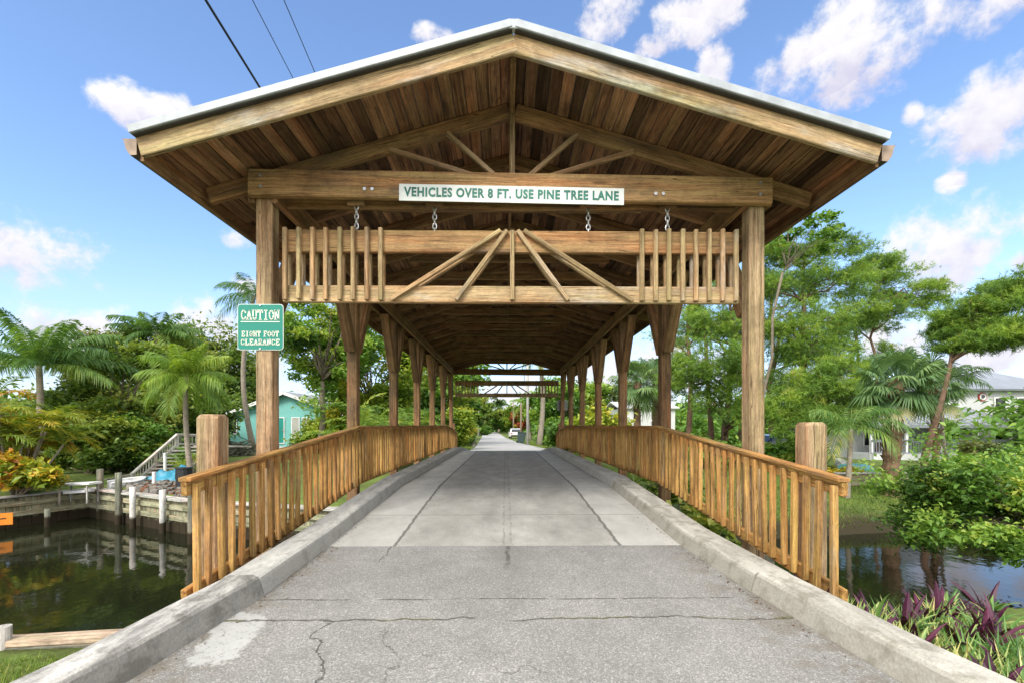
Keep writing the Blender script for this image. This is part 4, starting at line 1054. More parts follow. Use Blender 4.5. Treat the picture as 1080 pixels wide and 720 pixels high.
# black drum by the palm
b0 = on(194, 12.6); g = G(); tt = [(0, .17), (.06, .19), (.3, .185), (.32, .2), (.55, .19), (.57, .2), (.6, .2), (.6, .15)]
g.tube([b0 + np.array([0, 0, a]) for a, r_ in tt], [r_ for a, r_ in tt], 14); tag(g.build('barrel', M['black_plastic'], None, b0, smooth=False), 'black plastic barrel beside the slim palm trunk', 'barrel')
# small white stakes
for px, Y, yt_, lab in ((162.5, 13.2, 497, 'short white stake in front of the blue tarp'), (174, 14.9, 477, 'taller white stake beside the stair treads')):
    b0 = on(px, Y); g = G(); z1 = Z_at(yt_, b0[0], Y); g.beam(b0 - np.array([0, 0, .1]), (b0[0], Y, z1), .075, .075, up=(0, 1, 0)); tag(g.build('stake', M['white_paint'], None, b0), lab, 'stake', 'white stakes by the stairs')
# rubble on the bank
g = G()
for i in range(420):
    px = R.uniform(128, 240); Y = R.uniform(11.4, 14.0); b0 = on(px, Y)
    if sdf(b0[0], b0[1]) > -.25: continue
    s_ = R.uniform(.03, .1); a = R.normal(size=(8, 3)); a /= np.linalg.norm(a, axis=1)[:, None]
    q = np.array([(-1,-1,-1),(1,-1,-1),(1,1,-1),(-1,1,-1),(-1,-1,1),(1,-1,1),(1,1,1),(-1,1,1)]) * s_ * R.uniform(.5, 1, (8, 3)) + b0 + np.array([0, 0, s_ * .3])
    g.add(q, [(3,2,1,0),(4,5,6,7),(0,1,5,4),(1,2,6,5),(2,3,7,6),(3,0,4,7)], 0.5, None, 0 if R.random() < .7 else 1)
tag(g.build('rubble', [M['stone'], M['brick']]), kind='stuff')
# heap of dark boards and branches near the mint house
hb = on(251, 27); r = thing('debris_heap', 'dark heap of scrap branches in front of the mint house', 'heap', hb); g = G()
for i in range(120):
    a = R.uniform(0, 2 * PI); c = hb + np.array([R.normal(0, .5), R.normal(0, .35), abs(R.normal(.3, .3))]); d = np.array([math.cos(a), math.sin(a), R.normal(0, .35)]) * R.uniform(.25, .7)
    g.beam(c - d, c + d, R.uniform(.03, .09), R.uniform(.03, .06))
g.build('scrap', M['dark_pile'], r, hb)

# mint house
hy = 36.0; x0, x1 = X_at(233, hy), X_at(345, hy); zg_ = gz0((x0 + x1) / 2, hy); zb_ = Z_at(470, (x0 + x1) / 2, hy)
mh = thing('house', 'mint green bungalow with white trimmed gable and teal door', 'house', ((x0 + x1) / 2, hy, zg_)); mo = tuple(mh.location)
ez = Z_at(436, x0, hy); rx = X_at(302, hy); rz = Z_at(414, rx, hy); dep = 9
ex1 = rx + (rx - X_at(240, hy)) 
xa = X_at(243, hy); xb2 = 2 * rx - xa
g = G(); v = [(xa, hy, zg_ - .3), (xb2, hy, zg_ - .3), (xb2, hy, ez), (rx, hy, rz - .12), (xa, hy, ez)]; v2 = [(a, b_ + dep, c) for a, b_, c in v]
g.add(v + v2, [(0,1,2,3,4), (9,8,7,6,5), (0,5,6,1), (1,6,7,2), (0,4,9,5)]); g.build('wall', M['mint_wall'], mh, mo)
for sd in (-1, 1):
    xe = rx + sd * (rx - xa + .55); zee = ez - .55 * (rz - ez) / (rx - xa)
    g = G(); o_ = .5; n_ = np.array([sd * (rz - ez), 0, rx - xa]); n_ /= np.linalg.norm(n_)
    a, b_ = np.array([rx, hy - o_, rz]), np.array([xe, hy - o_, zee]); c, d = b_ + np.array([0, dep + 1, 0]), a + np.array([0, dep + 1, 0])
    g.add([a, b_, c, d, a + n_ * .12, b_ + n_ * .12, c + n_ * .12, d + n_ * .12], [(3,2,1,0),(4,5,6,7),(0,1,5,4),(1,2,6,5),(2,3,7,6),(3,0,4,7)]); ro_ = g.build('roof', M['shingle'], mh, mo)
    g = G(); g.beam(a + np.array([0, -.03, -.02]), b_ + np.array([0, -.03, -.02]), .05, .24); g.build('fascia', M['white_paint'], ro_, mo)
def opening(parent, o, xl, xr, zl, zh, y, mat, name='window', fr=M['white_paint'], fw=.07):
    g = G(); g.box(((xl + xr) / 2, y - .02, (zl + zh) / 2), (xr - xl, .06, zh - zl)); w = g.build(name, mat, parent, o)
    g = G()
    for a, b_ in (((xl, zl), (xr, zl)), ((xl, zh), (xr, zh))): g.beam((a[0] - fw / 2, y - .045, a[1]), (b_[0] + fw / 2, y - .045, b_[1]), .06, fw)
    for xx in (xl, xr): g.beam((xx, y - .048, zl + fw / 2), (xx, y - .048, zh - fw / 2), fw, .06, up=(0, 1, 0))
    g.build('frame', fr, w, o); return w
zf = lambda py: Z_at(py, rx, hy)
d_ = opening(mh, mo, X_at(291, hy), X_at(300, hy), zf(467), zf(440), hy, M['teal_door'], 'door')
g = G(); g.beam((X_at(298.6, hy), hy - .1, zf(454)), (X_at(298.6, hy), hy - .1, zf(452)), .06, .06); g.build('handle', M['bolt'], d_, mo)
opening(mh, mo, X_at(244.5, hy), X_at(250, hy), zf(457), zf(441), hy, M['dark_glass'])
opening(mh, mo, X_at(308, hy), X_at(316, hy), zf(466), zf(440), hy, M['pale_glass'])
opening(mh, mo, X_at(319, hy), X_at(327, hy), zf(466), zf(440), hy, M['pale_glass'])
g = G(); g.beam((xa - .6, hy - .7, zf(471)), (xb2, hy - .7, zf(471)), 1.4, .12); g.build('porch_slab', M['concrete_pole'], mh, mo)

# ------------------------------------------------------------------ trees, left
L_ = 'trees on the left bank'
coconut('coconut_palm', 'tall dark coconut palm rising behind the yellow palm clump', on(40, 16.5), P(41, 385, 16.5), 22, 2.6, M['l_coco'], .45, nl=80, ll=.6, wd=.045, group=L_, up0=1.5, up1=.05, droop=1.05)
areca('areca_palm', 'yellowing palm clump overhanging the plank seawall', (X_at(8, 12.8), 12.8, -.8), 26, 2.5, 1.2, M['l_areca'], 1.15, .5, 6, .42, .045, 26)
shrub('croton_shrub', 'low shrub with broad yellow leaves on the seawall edge', (X_at(18, 11.7), 11.7, -.8), (.85, .5, .9), 4200, .095, M['l_areca'], .62, .2)
broadleaf('broadleaf_tree', 'dark spreading tree behind the dock table and stairs', 'tree', on(122, 19), P(126, 427, 19), (2.0, 1.8, 2.5), 46, 42000, .1, M['l_dark'], group=L_, tint=.45, low=-1)
broadleaf('broadleaf_tree', 'olive brown tree with twiggy top beside the coconut palm', 'tree', on(104, 23), P(106, 390, 23), (1.25, 1.3, 2.2), 26, 14000, .1, M['l_olive'], group=L_, tint=.45, low=-1, clump_r=.3)
broadleaf('broadleaf_tree', 'dark rounded tree between the slim palm and the mint house', 'tree', on(218, 47), P(218, 408, 47), (5.0, 3.5, 5.2), 60, 40000, .19, M['l_dark'], group=L_, tint=.42, low=-1)
broadleaf('broadleaf_tree', 'tall dense green tree behind the slim bright palm', 'tree', on(175, 25), P(175, 410, 25), (2.6, 2.2, 3.0), 48, 40000, .11, M['l_dark'], group=L_, tint=.5, low=-1)
coconut('feather_palm', 'dark feathery palm crown topping the dense trees', on(166, 24), P(166, 352, 24), 20, 2.1, M['l_coco'], .36, nl=34, ll=.6, wd=.07, up0=1.1, up1=-.1, droop=1.1, group=L_)
coconut('coconut_palm', 'slim bright green young coconut palm with pale trunk', (X_at(203, 13.2), 13.2, gz0(X_at(203, 13.2), 13.2)), P(196, 396, 13.2), 24, 1.3, M['l_bright'], .5, (.075, .055), 56, .42, .03, up0=1.55, up1=-.55, droop=1.05, group=L_)
shrub('undergrowth_shrub', 'shadowy green shrub behind the walkway rail', on(100, 16.6), (1.5, .8, 1.6), 11000, .085, M['l_dark'], .45, .25, group='shrubs on the left bank')
shrub('undergrowth_shrub', 'fresh green shrub with drooping fronds left of the stair rail', on(140, 17.6), (1.3, .8, 1.9), 11000, .085, M['l_mid'], .42, .25, group='shrubs on the left bank')
areca('areca_palm', 'small yellow green palm clump behind the blue tarp', on(196, 16.2), 6, .7, .45, M['l_bright'], .8, .55, 5, .25, .03, 18)
areca('areca_palm', 'yellow tipped palm clump leaning over the shaded undergrowth', on(112, 17.2), 10, 2.3, .9, M['l_areca'], 1.3, .35, 5, .4, .04, 22)
coconut('coconut_palm', 'tall distant coconut palm crown behind the front post', on(268, 30), P(268, 312, 30), 18, 2.6, M['l_coco'], .4, (.16, .12), 34, .7, .06, group=L_)
shrub('garden_shrub', 'yellow green bush hiding the right end of the mint house', on(345, 25), (1.3, .9, 2.3), 10000, .1, M['l_yellow'], .45, .2)
# trees seen under the left eave
broadleaf('broadleaf_tree', 'airy light green tree seen beside the caution sign', 'tree', on(340, 22), P(345, 362, 22), (1.9, 1.7, 2.3), 46, 24000, .095, M['l_mid'], group=L_, tint=.6, low=-1, clump_r=.28)
broadleaf('broadleaf_tree', 'yellow green tree seen between the left bridge posts', 'tree', on(392, 27), P(392, 385, 27), (3.0, 2.4, 3.6), 60, 38000, .115, M['l_yellow'], group=L_, tint=.42, low=-1, clump_r=.28)
areca('areca_palm', 'lush arching palm clump beyond the left railing', on(392, 19), 22, 2.2, 1.7, M['l_bright'], 1.5, .42, 5, .42, .045, 24)
areca('areca_palm', 'green palm clump crowding the far left posts', on(438, 24), 18, 2.4, 1.6, M['l_bright'], 1.6, .35, 5, .45, .05, 22)
broadleaf('broadleaf_tree', 'green tree standing past the far left post', 'tree', on(462, 36), P(462, 410, 36), (2.6, 2.4, 3.0), 36, 14000, .2, M['l_mid'], group=L_, tint=.5, low=-1)
shrub('roadside_shrub', 'rounded yellow green bush on the left verge past the bridge', (X_at(481, 26), 26, gz0(X_at(481, 26), 26)), (.75, .8, 2.1), 9000, .1, M['l_yellow'], .4, .2)
shrub('roadside_shrub', 'darker low bush behind the rounded verge bush', on(488, 33), (.9, .9, 1.5), 5000, .13, M['l_mid'], .4, .2)

# ------------------------------------------------------------------ trees, right
RT = 'trees on the right bank'
def lb(px, py, Y, rx, rz, sh=1.0, ry=None): return (P(px, py, Y), rx, ry or rx * .8, rz, sh)
pine('pine_tree', 'broad flat topped pine rising beside the front right post', on(838, 21), P(850, 268, 21),
     [lb(838, 268, 21, 1.6, .35, 1.4), lb(880, 262, 21, 1.5, .35, 1.3), lb(815, 300, 20.5, 1.4, .4, 1.3), lb(865, 300, 21.5, 1.9, .45, 1.6), lb(905, 290, 21.5, 1.3, .35, 1.2), lb(828, 335, 20, 1.5, .5, 1.4), lb(880, 335, 21, 1.5, .4, 1.3), lb(850, 370, 20.5, 1.6, .5, 1.4), lb(895, 375, 21, 1.2, .45, 1.0), lb(835, 400, 20, 1.3, .5, 1.2), lb(822, 270, 21, 1.2, .35, 1)], 9000, group=RT)
pine('pine_tree', 'pine with a wide spray of needles beside the cloud', on(922, 24), P(925, 300, 24),
     [lb(935, 290, 24, 1.6, .35, 1.4), lb(968, 308, 24, 1.5, .3, 1.2), lb(915, 318, 23, 1.6, .4, 1.3), lb(950, 330, 24, 1.7, .35, 1.2), lb(985, 320, 24.5, 1.0, .25, .7), lb(895, 340, 24, 1.3, .4, 1.1), lb(925, 278, 24, 1.2, .3, 1)], 5200, tr=.12, group=RT)
pine('pine_tree', 'many trunked pine seen between the right bridge posts', on(765, 21), P(772, 330, 21),
     [lb(760, 335, 21, 1.5, .5, 1.3), lb(725, 345, 21, 1.2, .4, 1), lb(790, 345, 21, 1.3, .5, 1), lb(742, 388, 19, 1.5, .5, 1.5), lb(715, 400, 19.5, .9, .6, 1), lb(778, 395, 19, 1.1, .5, 1.2), lb(795, 430, 18.5, .9, .45, .9), lb(752, 425, 19, 1.1, .5, .8), lb(770, 300, 21, 1.4, .4, 1)], 7200, tr=.2, group=RT,
     trunks=[(on(778, 21.3), P(795, 330, 21.3), .18), (on(752, 20.8), P(742, 330, 20.8), .14), (on(798, 21.5), P(822, 350, 21.5), .13)])
pine('pine_tree', 'slender straight pine trunk in front of the white building', on(727, 25), P(727, 300, 25),
     [lb(722, 320, 25, 1.1, .5, 1), lb(745, 350, 25, 1.1, .4, 1), lb(705, 360, 25, 1.0, .4, 1), lb(735, 300, 25, 1.2, .4, 1)], 2200, tr=.17, group=RT)
pine('pine_tree', 'bushy low pine behind the right end post', on(868, 16.5), P(872, 395, 16.5),
     [lb(845, 420, 16.5, .9, .4, 1.1), lb(880, 405, 16.5, 1.0, .4, 1.2), lb(905, 420, 16.5, .9, .4, 1), lb(862, 445, 16, 1.0, .4, 1.2), lb(895, 385, 17, .9, .35, 1), lb(835, 450, 16, .7, .35, .8), lb(885, 440, 16, .8, .35, 1)], 5200, tr=.09, group=RT)
pine('pine_tree', 'leaning pine with bare lower trunk before the white house', on(966, 13.4), P(1004, 372, 13.4),
     [lb(1030, 335, 13.4, 1.0, .25, 1.2), lb(1062, 315, 13, 1.0, .25, 1.3), lb(1078, 300, 13, .9, .25, 1.2), lb(1045, 355, 13, 1.1, .25, 1.2), lb(1082, 350, 12.5, 1.0, .3, 1.3), lb(1015, 360, 13.6, .8, .2, 1), lb(1100, 320, 13, 1.0, .3, 1), lb(1000, 345, 13.6, .6, .2, .8)], 7600, tr=.13, ln=.15, wd=.017, fill=False, group=RT)
broadleaf('broadleaf_tree', 'sparse leafy tree with twigs reaching past the roof corner', 'tree', on(788, 15.5), P(848, 248, 15.5), (1.15, .9, .85), 20, 1500, .085, M['l_mid'], group=RT, tint=.5, trunk_r=.055, low=-1, clump_r=.24)
sabal('cabbage_palm', 'stout cabbage palm with rough trunk on the canal bank', on(938, 12.9), P(945, 402, 12.9), 44, .78, M['l_sabal'], .2, .5, RT)
sabal('cabbage_palm', 'cabbage palm crown tucked behind the leaning pine trunk', on(988, 14.5), P(984, 405, 14.5), 26, .78, M['l_sabal'], .09, .45, RT)
sabal('cabbage_palm', 'grey green fan palm seen past the right railing', on(672, 27), P(672, 402, 27), 34, 1.15, M['l_sabal'], .2, .6, RT)
sabal('cabbage_palm', 'second fan palm just right of the grey green one', on(691, 30), P(691, 398, 30), 28, 1.15, M['l_sabal'], .2, .5, RT)
coconut('coconut_palm', 'young coconut palm arching over the right bank', on(893, 12.4), P(897, 452, 12.4), 13, 1.5, M['l_coco'], .55, (.07, .055), 34, .42, .035, up0=1.3, up1=-.1, droop=1.5, group=RT)
coconut('coconut_palm', 'thin twin palm trunk in front of the white porch', on(1003, 16.5), P(1000, 400, 16.5), 9, 1.3, M['l_coco'], .4, (.06, .05), 24, .4, .04, group=RT)
broadleaf('bank_shrub', 'large fresh green shrub hanging over the right canal water', 'shrub', (8.6, 5.6, gz0(8.6, 5.6)), P(1050, 540, 6.9), (1.55, 1.0, .75), 90, 34000, .04, M['l_mid'], trunk_r=.06, tint=.4, tvar=.26, low=-.75, clump_r=.26, trunkname='stem')
broadleaf('bank_shrub', 'taller green shrub beside the hanging shrub at the photo edge', 'shrub', (9.4, 6.0, gz0(9.4, 6.0)), P(1122, 520, 7.4), (.95, .9, .9), 44, 17000, .045, M['l_mid'], trunk_r=.06, tint=.38, tvar=.22, low=-1, clump_r=.3, trunkname='stem')
shrub('bank_shrub', 'dark green cover below the right railing', (2.75, 8.4, -1.2), (.5, 2.2, .95), 5000, .08, M['l_dark'], .55, .25)
shrub('garden_shrub', 'low yellow flowering shrub by the retaining edge', on(893, 15.5), (.7, .4, .35), 2200, .07, M['l_yellow'], .85, .1)
shrub('garden_shrub', 'green understory shrub below the broad pine', on(825, 18), (1.2, .8, .9), 4500, .1, M['l_mid'], .45, .2)
shrub('garden_shrub', 'green understory shrub below the many trunked pine', on(757, 18.5), (1.1, .8, 1.1), 4500, .1, M['l_mid'], .55, .2)
shrub('garden_shrub', 'bright yellow green hedge bush between the far right posts', on(632, 25), (1.7, 1.0, 2.2), 12000, .12, M['l_yellow'], .52, .2)
shrub('garden_shrub', 'green bush below the far right end of the bridge', on(596, 29), (1.1, .9, 1.7), 6500, .13, M['l_mid'], .45, .2)
shrub('garden_shrub', 'bushy green shrub in front of the white porch', on(1032, 14.8), (.8, .6, 1.1), 4500, .08, M['l_olive'], .5, .25)

pine('pine_tree', 'straight trunked pine filling the gap left of the broad pine', on(812, 26), P(815, 285, 26),
     [lb(812, 300, 26, 1.5, .5, 1.3), lb(850, 325, 26, 1.6, .5, 1.3), lb(805, 350, 26, 1.4, .5, 1.2), lb(845, 375, 26, 1.6, .5, 1.2), lb(870, 350, 26, 1.4, .5, 1), lb(820, 415, 26, 1.4, .6, 1)], 3600, tr=.17, group=RT)
pine('pine_tree', 'straight pine trunk standing behind the fan palm crown', on(905, 28), P(905, 330, 28),
     [lb(905, 345, 28, 1.7, .5, 1.3), lb(880, 400, 28, 1.6, .5, 1.2), lb(930, 385, 28, 1.5, .5, 1.1), lb(905, 430, 28, 1.6, .5, 1.1)], 3000, tr=.16, group=RT)
# retaining edge on right bank
r = thing('retaining_wall', 'low weathered timber retaining wall on the right bank', 'retaining wall', on(905, 14.2)); o = tuple(r.location)
a, b_ = on(880, 14.4), on(960, 14.0); 
g = G(); g.beam(a + np.array([0, 0, .2]), b_ + np.array([0, 0, .2]), .12, .36); g.build('panel', M['seawall_wood'], r, o)
g = G(); g.beam(a + np.array([0, -.02, .41]), b_ + np.array([0, -.02, .41]), .2, .05); g.build('cap', M['grey_wood'], r, o)
c = on(905, 16.2); hull('canoe', 'upturned teal canoe lying behind the retaining wall', (c[0], c[1], c[2] + .22), 2.1, .6, .3, .5, M['teal_hull'], M['white_paint'], -1)
c = on(890, 17.4); hull('canoe', 'white canoe leaning near the low pine', (c[0], c[1], c[2] + .35), 2.0, .55, .3, 1.0, M['white_paint'], M['white_paint'], 1, pitch=.5)

# white two storey house
hy = 24.0; zg_ = gz0(X_at(1000, hy), hy); zz = lambda py, px=1000, y=hy: Z_at(py, X_at(px, y), y)
wh = thing('house', 'white two storey house with grey metal roof and round window', 'house', (X_at(1000, hy), hy, zg_)); wo = tuple(wh.location)
xa, xb = X_at(985, hy), X_at(1130, hy)
g = G(); g.box(((xa + xb) / 2, hy + 3, (zg_ - .2 + zz(411)) / 2), (xb - xa, 6, zz(411) - zg_ + .2)); g.build('wall', M['white_wall'], wh, wo)
xc_ = X_at(905, hy); g = G(); g.box(((xc_ + xa) / 2 - .003, hy + 3.2, (zg_ - .2 + zz(447)) / 2), (xa - xc_, 5.4, zz(447) - zg_ + .2)); g.build('wing_wall', M['white_wall'], wh, wo)
def slab(g, a, b_, c, d, th=.1):
    a, b_, c, d = [np.array(q, float) for q in (a, b_, c, d)]; n_ = np.cross(b_ - a, d - a); n_ /= np.linalg.norm(n_); n_ *= np.sign(n_[2]) * th
    g.add([a, b_, c, d, a + n_, b_ + n_, c + n_, d + n_], [(3,2,1,0),(4,5,6,7),(0,1,5,4),(1,2,6,5),(2,3,7,6),(3,0,4,7)])
g = G(); e = .35
slab(g, (xa - e, hy - e, zz(412)), (xb + e, hy - e, zz(412)), (xb - 1.8, hy + 3, zz(385)), (xa + 1.2, hy + 3, zz(385)))
slab(g, (xa + 1.2, hy + 3, zz(385)), (xb - 1.8, hy + 3, zz(385)), (xb + e, hy + 6 + e, zz(412)), (xa - e, hy + 6 + e, zz(412)))
slab(g, (xa - e, hy + 6.3, zz(412)), (xa - e, hy - e, zz(412)), (xa + 1.2, hy + 3, zz(385) - .01), (xa + 1.19, hy + 3.01, zz(385) - .01))
g.build('roof', M['grey_roof'], wh, wo)
g = G(); py_ = hy - 1.5
slab(g, (X_at(890, hy), py_ - .2, zz(449)), (X_at(1040, hy), py_ - .2, zz(449)), (X_at(1000, hy), hy + 1.2, zz(418)), (X_at(900, hy), hy + 1.2, zz(418)), .08)
for i in range(16):
    q = i / 15; a = np.array([X_at(890, hy) * (1 - q) + X_at(1040, hy) * q, py_ - .2, zz(449) + .1]); b_ = np.array([X_at(900, hy) * (1 - q) + X_at(1000, hy) * q, hy + 1.2, zz(418) + .1]); g.beam(a, b_, .03, .05)
g.build('porch_roof', M['grey_roof'], wh, wo)
g = G(); g.beam((X_at(890, hy), py_ - .22, zz(449)), (X_at(1040, hy), py_ - .22, zz(449)), .05, .16); g.build('porch_fascia', M['grey_roof'], wh, wo)
g = G(); g.box(((X_at(895, hy) + X_at(1036, hy)) / 2, hy - .8, zz(481)), (X_at(1036, hy) - X_at(895, hy), 1.7, .5)); g.build('porch_floor', M['white_wall'], wh, wo)
g = G(); rail_panel(g, (X_at(895, hy), py_, zz(477)), (X_at(1036, hy), py_, zz(477)), .72, .13, .03); g.build('porch_rail', M['grey_roof'], wh, wo)
for px in (896, 931, 966, 1001, 1035):
    g = G(); g.beam((X_at(px, hy), py_ + .06, zg_ - .2), (X_at(px, hy), py_ + .06, zz(449)), .12, .12, up=(0, 1, 0)); g.build('porch_post', M['white_paint'], wh, wo)
for (pl, pr, pt, pb_) in ((1048, 1060, 419, 437), (1048, 1060, 452, 472), (1072, 1086, 419, 437), (1001, 1011, 451, 465)):
    opening(wh, wo, X_at(pl, hy), X_at(pr, hy), zz(pb_), zz(pt), hy, M['dark_glass'])
for (pl, pr, pt, pb_) in ((950, 958, 455, 470), (918, 926, 455, 470)):
    opening(wh, wo, X_at(pl, hy), X_at(pr, hy), zz(pb_), zz(pt), hy + .5, M['dark_glass'])
cx, cz = X_at(1035.5, hy), zz(418); rr = 4.2 * hy / F
g = G(); a = np.linspace(0, 2 * PI, 25)
g.add([(cx + math.cos(t) * rr * .55, hy - .06, cz + math.sin(t) * rr * .55) for t in a[:-1]] + [(cx + math.cos(t) * rr * .55, hy + .02, cz + math.sin(t) * rr * .55) for t in a[:-1]], [tuple(range(24))] + [((i+1) % 24, i, 24 + i, 24 + (i+1) % 24) for i in range(24)])
w = g.build('round_window', M['dark_glass'], wh, wo)
g = G(); g.tube([(cx + math.cos(t) * rr * .95, hy - .03, cz + math.sin(t) * rr * .95) for t in a], .04, 6); g.build('ring', M['red_ring'], w, wo)
g = G(); g.tube([(cx + math.cos(t) * rr * .7, hy - .04, cz + math.sin(t) * rr * .7) for t in a], .05, 6); g.build('frame', M['white_paint'], w, wo)

# white building seen past the right railing
hy = 42.0; xa, xb = X_at(655, hy), X_at(712, hy); zt_ = Z_at(432, xa, hy); zg_ = gz0((xa + xb) / 2, hy)
wb = thing('building', 'plain white building partly hidden behind the fan palms', 'building', ((xa + xb) / 2, hy, zg_)); wo = tuple(wb.location)
g = G(); g.box(((xa + xb) / 2, hy + 3, (zg_ + zt_) / 2), (xb - xa, 6, zt_ - zg_ + .3)); g.build('wall', M['white_wall'], wb, wo)
g = G(); slab(g, (xa - .3, hy - .3, zt_ + .12), (xb + .3, hy - .3, zt_ + .12), (xb + .3, hy + 3, zt_ + .8), (xa - .3, hy + 3, zt_ + .8)); slab(g, (xa - .3, hy + 3, zt_ + .8), (xb + .3, hy + 3, zt_ + .8), (xb + .3, hy + 6.3, zt_ + .12), (xa - .3, hy + 6.3, zt_ + .12)); g.build('roof', M['white_wall'], wb, wo)
opening(wb, wo, X_at(694, hy), X_at(701, hy), zt_ - 1.6, zt_ - .6, hy, M['dark_glass'])

# ------------------------------------------------------------------ cars
def car(label, c, rz, paint, L=4.1, W=1.65, H=1.4, group=None):
    r = thing('parked_car', label, 'car', c, group); r.rotation_euler = (0, 0, rz); k = L / 4.2
    side = [(-2.1, .35), (-2.12, .75), (-2.02, .92), (-1.75, .96), (-1.35, 1.4), (-.9, 1.46), (.35, 1.44), (.95, 1.02), (1.9, .86), (2.1, .62), (2.1, .35), (1.75, .28), (1.65, .5), (1.4, .62), (1.15, .5), (1.05, .28), (-1.05, .28), (-1.15, .5), (-1.4, .62), (-1.65, .5), (-1.75, .28)]
    vs = []
    for sy in (-1, -.94, .94, 1):
        for (x, z) in side:
            ins = .86 if z > 1.0 else 1.0; e = 1.0 if abs(sy) < 1 else .97
            vs.append((x * k * e, sy * W / 2 * ins, z * H / 1.46 if z < .9 or abs(sy) < 1 else z * H / 1.46 * .985))
    n = len(side); fs = [tuple(range(n)), tuple(range(3*n, 4*n))[::-1]]
    for j in range(3):
        for i in range(n): fs.append((j*n + (i+1) % n, j*n + i, (j+1)*n + i, (j+1)*n + (i+1) % n))
    g = G(); g.add(vs, fs); body = g.build('body', paint, r); hh = H / 1.46
    g = G()
    rw = [(-1.77, .98), (-1.38, 1.37)]; fw = [(.42, 1.40), (.9, 1.05)]
    for (a, b_), dx in ((rw, -.03), (fw, .03)):
        v = [(a[0]*k + dx, -W*.40, a[1]*hh), (a[0]*k + dx, W*.40, a[1]*hh), (b_[0]*k + dx, W*.37, b_[1]*hh), (b_[0]*k + dx, -W*.37, b_[1]*hh)]
        v2 = [(p - dx * 1.5, q, s_ - .02) for p, q, s_ in v]; g.add(v + v2, [(0,1,2,3), (7,6,5,4), (0,4,5,1), (1,5,6,2), (2,6,7,3), (3,7,4,0)])
    g.build('windscreen', M['dark_glass'], r)
    for sy in (-1, 1):
        g = G(); v = [(-1.45*k, 1.02*hh), (-1.2*k, 1.36*hh), (.3*k, 1.36*hh), (.75*k, 1.03*hh)]; y0_, y1_ = sy * W/2 * .868, sy * W/2 * .80
        g.add([(a, y0_, b_) for a, b_ in v] + [(a, y1_, b_) for a, b_ in v], [(0,1,2,3) if sy < 0 else (3,2,1,0), (7,6,5,4), (0,4,5,1), (1,5,6,2), (2,6,7,3), (3,7,4,0)]); g.build('side_window', M['dark_glass'], r)
        for x in (-1.4, 1.4):
            g = G(); g.tube([(x*k, sy*(W/2 - .2), .31), (x*k, sy*(W/2 - .01), .31)], .31, 16); w = g.build('wheel', M['rubber'], r)
            g = G(); g.tube([(x*k, sy*(W/2 - .03), .31), (x*k, sy*(W/2 + .005), .31)], .19, 12); g.build('rim', M['bolt'], w)
        g = G(); g.box((-2.09*k, sy*W*.4, .76*hh), (.08, W*.16, .14)); g.build('tail_lamp', M['red_lamp'], r)
        g = G(); g.box((2.05*k, sy*W*.38, .7*hh), (.12, W*.18, .12)); g.build('headlight', M['sign_white'], r)
    g = G(); g.box((-2.1*k, 0, .45*hh), (.1, W*.93, .16)); g.box((2.08*k, 0, .42*hh), (.1, W*.93, .16)); g.build('bumper', M['black_plastic'], r)
    return r
yc = 66; x = X_at(543.5, yc); car('white car parked on the right verge far down the street', (x, yc, gz0(x, yc)), PI / 2 + .06, M['car_white'])
yc = 23.5; x = X_at(830, yc); car('dark blue car parked under the pines', (x, yc, gz0(x, yc)), .1, M['car_blue'], 3.6, 1.5, 1.25)
# wheelie bin, tilted
yc = 40; x = X_at(549, yc); zb0 = gz0(x, yc); r = thing('wheelie_bin', 'grey wheeled rubbish bin beside the street pole', 'bin', (x, yc, zb0)); r.rotation_euler = (0, .14, .3)
g = G(); v = [(-.22, -.24, .05), (.22, -.24, .05), (.22, .24, .05), (-.22, .24, .05), (-.29, -.33, .92), (.29, -.33, .92), (.29, .33, .92), (-.29, .33, .92)]
g.add(v, [(3,2,1,0),(4,5,6,7),(0,1,5,4),(1,2,6,5),(2,3,7,6),(3,0,4,7)]); g.build('body', M['bin'], r)
g = G(); g.box((0, 0, .95), (.64, .72, .06)); g.tube([(-.25, .4, .92), (.25, .4, .92)], .025, 6); g.build('lid', M['bin'], r)
for sx in (-1, 1): g = G(); g.tube([(sx*.2, .26, .1), (sx*.27, .26, .1)], .11, 12); g.build('wheel', M['rubber'], r)

# ------------------------------------------------------------------ poles, wires
def pole(px, Y, ytop, rad, mat, label, arm=True, cat='utility pole'):
    b0 = on(px, Y); zt_ = Z_at(ytop, b0[0], Y); r = thing('utility_pole', label, cat, b0); g = G(); g.tube([b0 - np.array([0, 0, .3]), (b0[0], Y, zt_)], [rad, rad * .7], 10); g.build('shaft', mat, r, b0, smooth=True)
    if arm:
        g = G(); g.beam((b0[0] - .9, Y, zt_ - .5), (b0[0] + .9, Y, zt_ - .5), .1, .12); g.build('crossarm', M['pole_wood'], r, b0)
        for dx in (-.8, 0, .8): g = G(); g.tube([(b0[0] + dx, Y, zt_ - .44), (b0[0] + dx, Y, zt_ - .25)], .05, 8); g.build('insulator', M['bolt'], r, b0)
    return np.array([b0[0], Y, zt_])
pt = pole(504.5, 76, 390, .16, M['concrete_pole'], 'pale utility pole on the left side of the street')
pole(556.5, 34, 345, .11, M['concrete_pole'], 'tall pale street pole on the right past the bridge', False)
pole(549.5, 52, 425, .12, M['pole_wood'], 'brown wooden pole near the wheeled bin', False)
pole(541.5, 80, 424, .14, M['pole_wood'], 'thin leaning pole behind the white car', False)
def wire(pa, pb, rad, label):
    pa = np.array(pa, float); pb = np.array(pb, float); tt = np.linspace(0, 1, 40); pts = pa + (pb - pa) * tt[:, None]; pts[:, 2] -= np.sin(tt * PI) * .4
    g = G(); g.tube(pts, rad, 6); o = g.build('utility_wire', M['wire'], None, pb, smooth=True); tag(o, label, 'wire', 'overhead wires')
